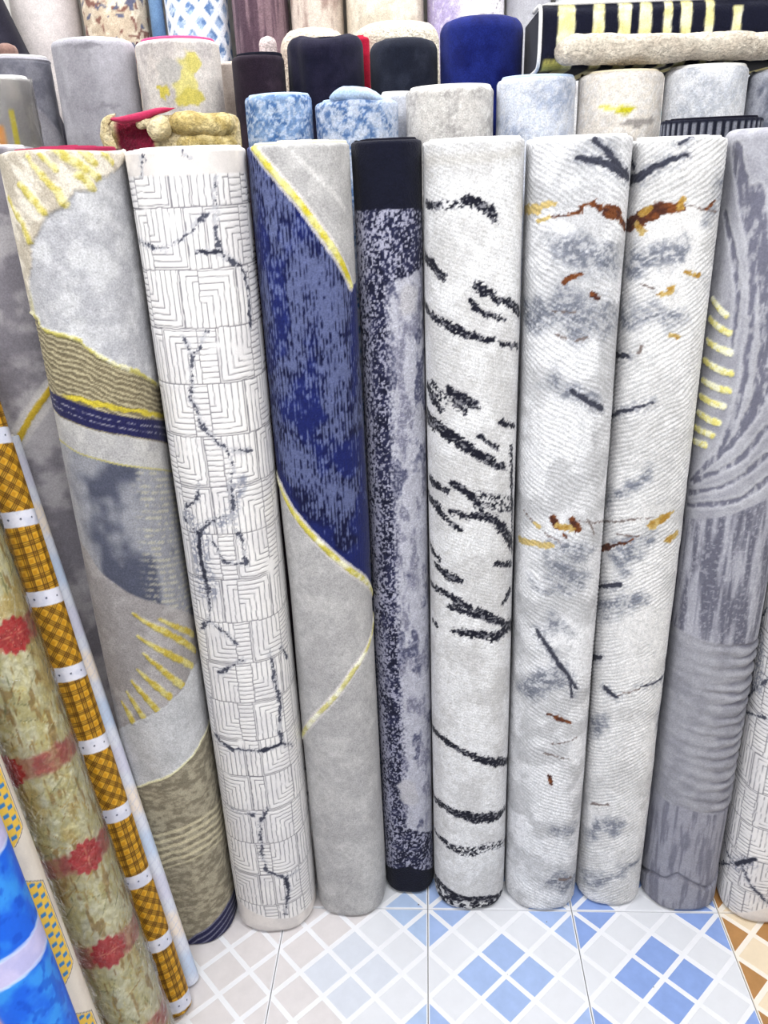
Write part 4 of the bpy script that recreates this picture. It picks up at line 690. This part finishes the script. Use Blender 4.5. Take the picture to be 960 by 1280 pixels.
bk('s24', 'charcoal ribbed rug edge showing behind the rust-marked rolls', pat_rib, 'dark', 'back_black', res=.003, rtop=.006)
# third row
def pat_t25(S, V, T, r, L):
    c = mott(S, V, (166, 164, 172), (150, 148, 156), .08, 77); e = L-.018-np.clip(S+.09, 0, 1)*.42; e = e-np.clip(S-.05, 0, 1)*.6
    up = sstep(-.002, .002, V-e); c = mix(c, mott(S, V, (112, 112, 124), (136, 136, 146), .03, 78), up*sstep(.004, .012, L-V)); return c, -.004*up*sstep(.003, .01, L-V)
bk('t25', 'mid grey plain rug roll with its corner folded, far left of the third row', pat_t25, 'velvet', 'back_grey', GT, .005, rtop=.01, lump=.002)
bk('t26', 'plain pale grey rug roll right of the folded-corner grey roll', with_spots(two((180, 178, 186), (162, 160, 168), .06, .1, 79), [(.01, .022, .05, .007, (146, 144, 152)), (.02, .155, .06, .006, (150, 148, 156))]), 'velvet', 'back_grey', GT, rtop=.02, lump=.004)
bk('t27', 'white and yellow blossom rug roll with a pink rim', with_spots(two((220, 212, 206), (196, 188, 186), .05, None, 81, sp=.4, spc=(232, 228, 222)), [(.035, .09, .030, .05, (226, 216, 140)), (.06, .05, .02, .022, (220, 208, 120)), (-.02, .11, .012, .016, (212, 196, 90)), (.0, .07, .03, .03, (198, 194, 190)), (.045, .13, .035, .02, (214, 200, 104))]), 'pile', 'back_pink', GT, .004, tele=.012, rtop=.012)
bk('t28', 'slim beige rug roll behind the plum-black roll', two((198, 186, 176), (180, 168, 160), .05, None, 83), 'velvet', 'back_cream', GT)
bk('t29', 'plum-black plush rug roll, shortest of the dark rolls', two((40, 30, 42), (54, 42, 54), .05, None, 85), 'dark', 'back_black', GT, rtop=.014)
bk('t30', 'black plush rug roll between the plum and charcoal rolls', two((20, 20, 40), (32, 30, 50), .05, None, 87), 'dark', 'back_black', GT, rtop=.03, lump=.006, topwave=.006)
bk('t31', 'charcoal black plush rug roll left of the navy roll', two((26, 30, 44), (38, 42, 56), .05, None, 89), 'dark', 'back_black', GT, rtop=.03)
bk('t32', 'deep navy blue plush rug roll, tallest of the dark rolls', two((16, 26, 92), (26, 38, 112), .05, None, 91), 'dark', 'back_black', GT, rtop=.035, lump=.003)
GC = 'cream and red rugs behind the dark rolls'
bk('c0', 'small pinkish-white rug roll behind the plum-black roll', two((232, 214, 212), (216, 196, 196), .05, None, 93), 'shag', 'back_cream', GC, rtop=.02)
bk('c1', 'cream fluffy rug roll behind the black plush roll', two((236, 222, 204), (222, 204, 188), .05, None, 95), 'shag', 'back_cream', GC, rtop=.05, lump=.008)
bk('c3', 'wide ivory fluffy rug roll behind the charcoal roll', two((240, 232, 214), (226, 214, 196), .05, None, 97), 'shag', 'back_cream', GC, rtop=.05, lump=.008)
bk('c2', 'crimson felt rug edge between the two fluffy cream rolls', two((190, 26, 60), (170, 20, 50), .05, None, 99), 'velvet', 'back_red', GC, rtop=.01)
bk('k0', 'small tan rug roll in front of the slanting black roll', two((150, 120, 108), (128, 100, 92), .05, None, 101), 'velvet', 'back_cream', GC, rtop=.02)
# tall rugs along the back wall
bk('b0', 'black rug roll leaning to the left in the top left corner', two((30, 28, 40), (44, 42, 54), .1, None, 103), 'dark', 'back_black', GB, .01)
bk('b1', 'plain pale beige-grey tall rug next to the slanting black roll', two((206, 198, 196), (192, 184, 184), .12, None, 105), 'velvet', 'back_white', GB, .01)
def pat_floral(S, V, T, r, L):
    c = mott(S, V, (206, 190, 168), (190, 172, 150), .05, 107); Sw, Vw = warp(S, V, .012, .03, 108)
    c = mix(c, (226, 212, 190), sstep(.56, .64, fbm(Sw, Vw, .022, None, 109, 2))); c = mix(c, (130, 92, 82), sstep(.62, .68, fbm(Sw, Vw, .028, .02, 110, 2))); c = mix(c, (96, 98, 120), sstep(.7, .74, fbm(Sw, Vw, .02, None, 112, 2))); return c, np.zeros_like(S)
bk('b2', 'tan tall rug with cream and brown floral pattern', pat_floral, 'pile', 'back_cream', GB, .005)
bk('b3', 'narrow steel blue tall rug between floral and lattice rugs', two((104, 134, 170), (84, 112, 150), .08, None, 111), 'velvet', 'back_blue', GB, .008)
def pat_lattice(S, V, T, r, L):
    a = (S+V*.85)/.062; b = (S-V*.85)/.062; fa = np.abs(a-np.round(a)); fb = np.abs(b-np.round(b)); e = np.minimum(.5-fa, .5-fb)
    e = np.minimum(fa, fb); inn = sstep(.17, .23, e)
    blue = mix((160, 182, 216), (92, 122, 168), sstep(.35, .6, fbm(S, V, .025, None, 114))); blue = mix(blue, (226, 232, 244), sstep(.6, .7, fbm(S, V, .008, None, 115, 2))*.7)
    return mix(flat(S, (230, 234, 244)), blue, inn), -.001*inn
bk('b4', 'white tall rug with a blue diamond lattice', pat_lattice, 'pile', 'back_white', GB, .004)
bk('b5', 'plum-brown tall rug with vertical streaks', two((132, 108, 116), (82, 62, 74), .014, .2, 116), 'coarse', 'back_cream', GB, .005)
bk('b6', 'beige tall rug with faded brown vertical streaks', two((214, 200, 188), (158, 136, 128), .03, .12, 118, .45, .7), 'pile', 'back_cream', GB, .005)
bk('b7', 'creamy tall rug with soft yellowish mottling', two((232, 222, 206), (208, 196, 178), .05, None, 120), 'pile', 'back_cream', GB, .006)
def pat_lav(S, V, T, r, L):
    c = mix((178, 166, 206), (222, 218, 224), sstep(-.05, .02, S+(fbm(S, V, .04, None, 121)-.5)*.1)); Sw, Vw = warp(S, V, .012, .03, 122)
    br = np.abs(fbm(Sw, Vw, .07, .05, 123, 2)-.5); c = mix(c, (108, 102, 116), sstep(.022, .008, br)*sstep(.02, .05, S)*.8); return mix(c, (236, 234, 238), sstep(.6, .7, fbm(S, V, .006, None, 124, 2))*.5), np.zeros_like(S)
bk('b8', 'lavender and white tall rug with dark branch pattern', pat_lav, 'pile', 'back_white', GB, .005)
bk('b9', 'plain cool grey tall rug behind the navy roll', two((186, 186, 192), (172, 172, 180), .1, None, 125), 'velvet', 'back_grey', GB, .01)
bk('b10', 'white tall rug with grey flecks behind the striped folded rug', two((226, 226, 228), (150, 146, 150), .03, None, 127, .5, .75), 'pile', 'back_white', GB, .008)
bk('b11', 'ivory and teal tall rug behind the striped folded rug', two((216, 210, 206), (110, 150, 160), .06, None, 129, .5, .7), 'pile', 'back_white', GB, .008)
bk('b12', 'bluish-white tall rug at the far right of the back wall', two((214, 220, 228), (184, 194, 206), .06, None, 131), 'pile', 'back_white', GB, .008)

# ------------------------------------------------------------------ soft lengths of folded rug
def tube(name, path, rads, parent, mat, colf, n=28, amp=.004, nsc=.03, seed=0, sq=1.0, sub=10):
    """a soft thick fold that follows a path; rads are (across depth, up) radii at each path point"""
    P = np.asarray(path, float); Rr = np.asarray(rads, float); t = np.linspace(0, len(P)-1, (len(P)-1)*sub+1); k = np.arange(len(P))
    C = np.stack([np.interp(t, k, P[:, i]) for i in range(3)], 1); ry = np.interp(t, k, Rr[:, 0]); rz = np.interp(t, k, Rr[:, 1])
    for _ in range(3): C[1:-1] = (C[:-2]+2*C[1:-1]+C[2:])/4
    D = np.gradient(C, axis=0); D /= np.linalg.norm(D, axis=1)[:, None]
    Yv = np.array([0, 1., 0]); A = Yv-D*(D@Yv)[:, None]; A /= np.linalg.norm(A, axis=1)[:, None]; U = np.cross(A, D); U *= np.sign(U[:, 2:3]+1e-9)*0+1
    ph = np.linspace(0, 2*math.pi, n, endpoint=False); capr = np.sqrt(np.clip(1-(np.clip(1-t/.6, 0, 1))**2, 0, 1))*np.sqrt(np.clip(1-(np.clip(1-(t[-1]-t)/.6, 0, 1))**2, 0, 1)); capr = np.maximum(capr, .02)
    cs = np.sign(np.cos(ph))*np.abs(np.cos(ph))**sq; sn = np.sign(np.sin(ph))*np.abs(np.sin(ph))**sq
    co = C[:, None, :]+A[:, None, :]*(ry*capr)[:, None, None]*cs[None, :, None]+U[:, None, :]*(rz*capr)[:, None, None]*sn[None, :, None]
    co = co.reshape(-1, 3); nr = (fbm(co[:, 0]+co[:, 1], co[:, 2]+co[:, 1]*.7, nsc, None, seed, 3)-.5)*2*amp
    dv = co-np.repeat(C, n, 0); dv /= np.linalg.norm(dv, axis=1)[:, None]+1e-9; co = co+dv*nr[:, None]
    I = np.arange(len(t)-1)[:, None]*n; J = np.arange(n)[None]; J2 = (J+1) % n; F = np.stack([I+J, I+J2, I+n+J2, I+n+J], -1).reshape(-1, 4)
    return new_obj(name, mesh_np(name, co, F, colf(co)), parent, M[mat])
goldshag = lambda co: mott(co[:, 0]+co[:, 1], co[:, 2], (214, 196, 142), (188, 166, 104), .015, 220)
creamshag = lambda co: mott(co[:, 0], co[:, 2], (232, 218, 180), (214, 196, 150), .02, 221)
# crumpled gold rug, maroon on its underside
def pat_s15(S, V, T, r, L):
    P = PAT['s15']['m'][0]; c = mott(S, V, (220, 204, 164), (196, 176, 124), .02, 222)
    x = np.sin(T)*r; z = V; Sw, Vw = warp(x, z, .006, .02, 223)
    maroon = sstep(-.03, -.04, Sw)*sstep(1.965, 1.972, Vw+.35*np.clip(Sw+.07, 0, 1))*sstep(-.125, -.118, Sw); c = mix(c, mott(S, V, (140, 28, 58), (104, 16, 44), .05, 224), maroon)
    hole = sstep(1.1, .9, np.hypot((Sw+.028)/.014, (Vw-2.0)/.011)); c = mix(c, (84, 20, 36), hole)
    return c, -.008*maroon
g = make_roll('s15', 'folded_rug', 'crumpled gold shaggy rug with maroon underside lying behind the ivory maze roll', pat_s15, 'shag', .004, 'back_maroon', group=GS, seed=3, half=1.9, lump=.003, rtop=.02)
gx, gy = ROLLS['s15'][0], ROLLS['s15'][1]
def loc(pts): return [(x-gx, y-gy, z-.0015) for x, y, z in pts]
tube('folded_flap', loc([(-.535, 1.868, 2.022), (-.49, 1.862, 2.024), (-.44, 1.862, 2.016), (-.396, 1.868, 2.02)]), [(.026, .020), (.030, .023), (.030, .024), (.024, .020)], g, 'shag', goldshag, seed=230, amp=.005)
tube('lower_flap', loc([(-.535, 1.872, 1.985), (-.46, 1.866, 1.985), (-.396, 1.872, 1.98)]), [(.02, .02), (.026, .022), (.02, .02)], g, 'shag', goldshag, seed=231, amp=.004)
tube('fold_lump', loc([(-.566, 1.852, 2.034), (-.552, 1.848, 2.016), (-.540, 1.850, 1.992)]), [(.020, .020), (.024, .024), (.016, .018)], g, 'shag', creamshag, seed=232, amp=.007)
tube('tuft', loc([(-.60, 1.850, 2.020), (-.578, 1.848, 2.026), (-.556, 1.850, 2.024)]), [(.009, .009), (.012, .010), (.008, .008)], g, 'shag', creamshag, seed=234, amp=.003)
tube('rolled_edge', loc([(-.652, 1.852, 1.96), (-.668, 1.85, 2.0), (-.664, 1.85, 2.03), (-.64, 1.852, 2.046)]), [(.012, .010), (.014, .012), (.012, .009), (.007, .005)], g, 'shag', creamshag, seed=233, amp=.003)
ml = tube('backing_edge', loc([(-.660, 1.852, 2.036), (-.625, 1.842, 2.033), (-.59, 1.842, 2.036), (-.555, 1.85, 2.046), (-.515, 1.862, 2.052)]), [(.006, .003), (.012, .006), (.012, .008), (.010, .006), (.006, .003)], g, 'velvet', lambda co: flat(co, (178, 48, 86)), seed=235, amp=.003)
ml['label'] = 'crimson underside showing along the fold'
# flap on the light blue roll
x0, y0, r0, L0 = ROLLS['s17'][0], ROLLS['s17'][1], ROLLS['s17'][6], ROLLS['s17'][7]
tube('folded_flap', [(-.055, -r0*.55, L0+.004), (-.02, -r0*.62, L0+.012), (.025, -r0*.62, L0+.010), (.06, -r0*.5, L0-.002)], [(.02, .010), (.03, .017), (.03, .015), (.02, .008)], s17, 'pile', lambda co: mott(co[:, 0], co[:, 2], (168, 194, 226), (188, 208, 234), .03, 240), amp=.003)
# black and gold rug folded over and laid across the rolls
fr_ = tag(empty('folded_rug', (.250, 2.012, 2.104)), 'black rug with pale gold stripes, folded and lying across the upright rolls', 'rug')
fr_.rotation_euler = (0, math.radians(.6), 0)
STR = [(.034, .07), (.108, .132), (.161, .187), (.205, .23), (.255, .273), (.29, .313), (.341, .359), (.397, .416), (.53, .55), (.60, .62)]
def slab(name, x0, x1, ydepth, z0, z1, rad, mat, colf, parent, seed, amp, nx=150):
    """a folded thickness of rug: rounded fold facing the aisle, lying along x"""
    h = (z1-z0)/2; zc = (z0+z1)/2; rad = min(rad, h)
    prof = [(ydepth, z0)]
    prof += [(y, z0) for y in np.linspace(ydepth*.8, rad, 6)]
    for a in np.linspace(-math.pi/2, -math.pi, 9)[1:]: prof.append((rad+rad*math.cos(a), z0+rad+rad*math.sin(a)))
    for z in np.linspace(z0+rad, z1-rad, 8)[1:-1]: prof.append((0, z))
    for a in np.linspace(math.pi, math.pi/2, 9): prof.append((rad+rad*math.cos(a), z1-rad+rad*math.sin(a)))
    prof += [(y, z1) for y in np.linspace(rad, ydepth, 7)[1:]]
    prof = np.asarray(prof); n = len(prof); xs = np.linspace(x0, x1, nx); cy, cz = ydepth/2, zc
    X, K = np.meshgrid(xs, np.arange(n), indexing='ij'); X = X.ravel(); K = K.ravel(); co = np.stack([X, prof[K, 0], prof[K, 1]], 1)
    e = np.clip(np.minimum(X-x0, x1-X)/.012, 0, 1); sh = np.sqrt(1-(1-e)**2)*.10+.90; co[:, 1] = cy+(co[:, 1]-cy)*sh; co[:, 2] = cz+(co[:, 2]-cz)*sh
    nrm = (fbm(X*1.0, K*.004+co[:, 2], .05, None, seed, 3)-.5)*2*amp; co[:, 1] -= nrm; co[:, 2] += nrm*.5
    I = np.arange(nx-1)[:, None]*n; J = np.arange(n)[None]; J2 = (J+1) % n; F = np.stack([I+J, I+n+J, I+n+J2, I+J2], -1).reshape(-1, 4)
    cap = np.array([[0, k, n-1-k, n-1-k] for k in range(0)]) if False else None
    me = mesh_np(name, co, F, colf(co)); o = new_obj(name, me, parent, M[mat])
    bm = bmesh.new(); bm.from_mesh(me); bm.verts.ensure_lookup_table(); bm.faces.new([bm.verts[i] for i in range(n)]); bm.faces.new([bm.verts[(nx-1)*n+i] for i in range(n-1, -1, -1)]); bm.to_mesh(me); bm.free()
    return o
def col_black(co):
    x = co[:, 0]+(fbm(co[:, 0], co[:, 2]+co[:, 1], .02, None, 250, 2)-.5)*.006; c = flat(co, (20, 22, 40)); g_ = np.zeros(len(co))
    for i, (a, b) in enumerate(STR): g_ = np.maximum(g_, sstep(a-.002, a+.002, x)*sstep(b+.002, b-.002, x)*(1 if i < 7 else sstep(.108, .102, co[:, 2])))
    c = mix(c, mott(co[:, 0], co[:, 2]+co[:, 1], (238, 228, 160), (244, 240, 208), .02, 251), g_)
    tft = sstep(.055, .045, co[:, 0])*sstep(.004, .008, co[:, 0])*sstep(.1, .05, co[:, 1])*sstep(.022, .012, co[:, 2]+(fbm(co[:, 0], co[:, 2], .004, None, 253)-.5)*.012); return mix(c, (196, 184, 96), tft)
slab('pile', 0, .74, .34, .0, .124, .034, 'pile', col_black, fr_, 255, .002, 260)
def col_beige(co): return mott(co[:, 0]+co[:, 1]*.5, co[:, 2], (222, 212, 196), (204, 192, 176), .02, 256)
ub = tube('underside_fold', [(.03, .004, .028), (.075, -.014, .033), (.18, -.022, .030), (.32, -.024, .029), (.48, -.022, .028), (.62, -.018, .030), (.73, -.012, .034)], [(.02, .022), (.034, .030), (.038, .028), (.036, .026), (.034, .025), (.033, .024), (.03, .023)], fr_, 'shag', col_beige, amp=.005, seed=257, sub=20)
ub['label'] = 'beige fluffy underside folded forward'
def binding_or_highlight():
    pr = [(.34, .0), (.2, .0), (.035, .0), (.010, .010), (.0, .034), (.0, .09), (.010, .114), (.034, .124), (.2, .124), (.34, .124)]
    return tube('binding_or_highlight', [(-.002, y, z) for y, z in pr], [(.004, .004)]*len(pr), fr_, 'velvet', lambda co: flat(co, (236, 234, 232)), n=8, amp=0, sub=5)
binding_or_highlight()
tube('binding_or_highlight', [(x, .022, .1225) for x in np.linspace(0, .74, 8)], [(.010, .0045)]*8, fr_, 'velvet', lambda co: flat(co, (236, 234, 232)), n=8, amp=.001, sub=6)  # white strip added along the top fold to stand for its highlight
# clear-wrapped roll at the far left
def pat_p0(S, V, T, r, L):
    c = mott(S, V, (176, 172, 170), (150, 148, 150), .05, 260); c = mix(c, (222, 150, 60), sstep(.02, .01, np.abs(S-.005))*sstep(.09, .1, L-V)); c = mix(c, (206, 192, 40), sstep(.008, .004, np.abs(S-.042))*sstep(.06, .07, L-V)); return c, np.zeros_like(S)
pw = make_roll('p0', 'wrapped_roll', 'grey roll with orange and yellow marks under clear plastic, far left of second row', pat_p0, 'vinyl', .004, 'back_white', cat='roll', seed=2, half=1.9)
wrap_shell(pw, ROLLS['p0'][6], ROLLS['p0'][7]+.004, .004, 262)
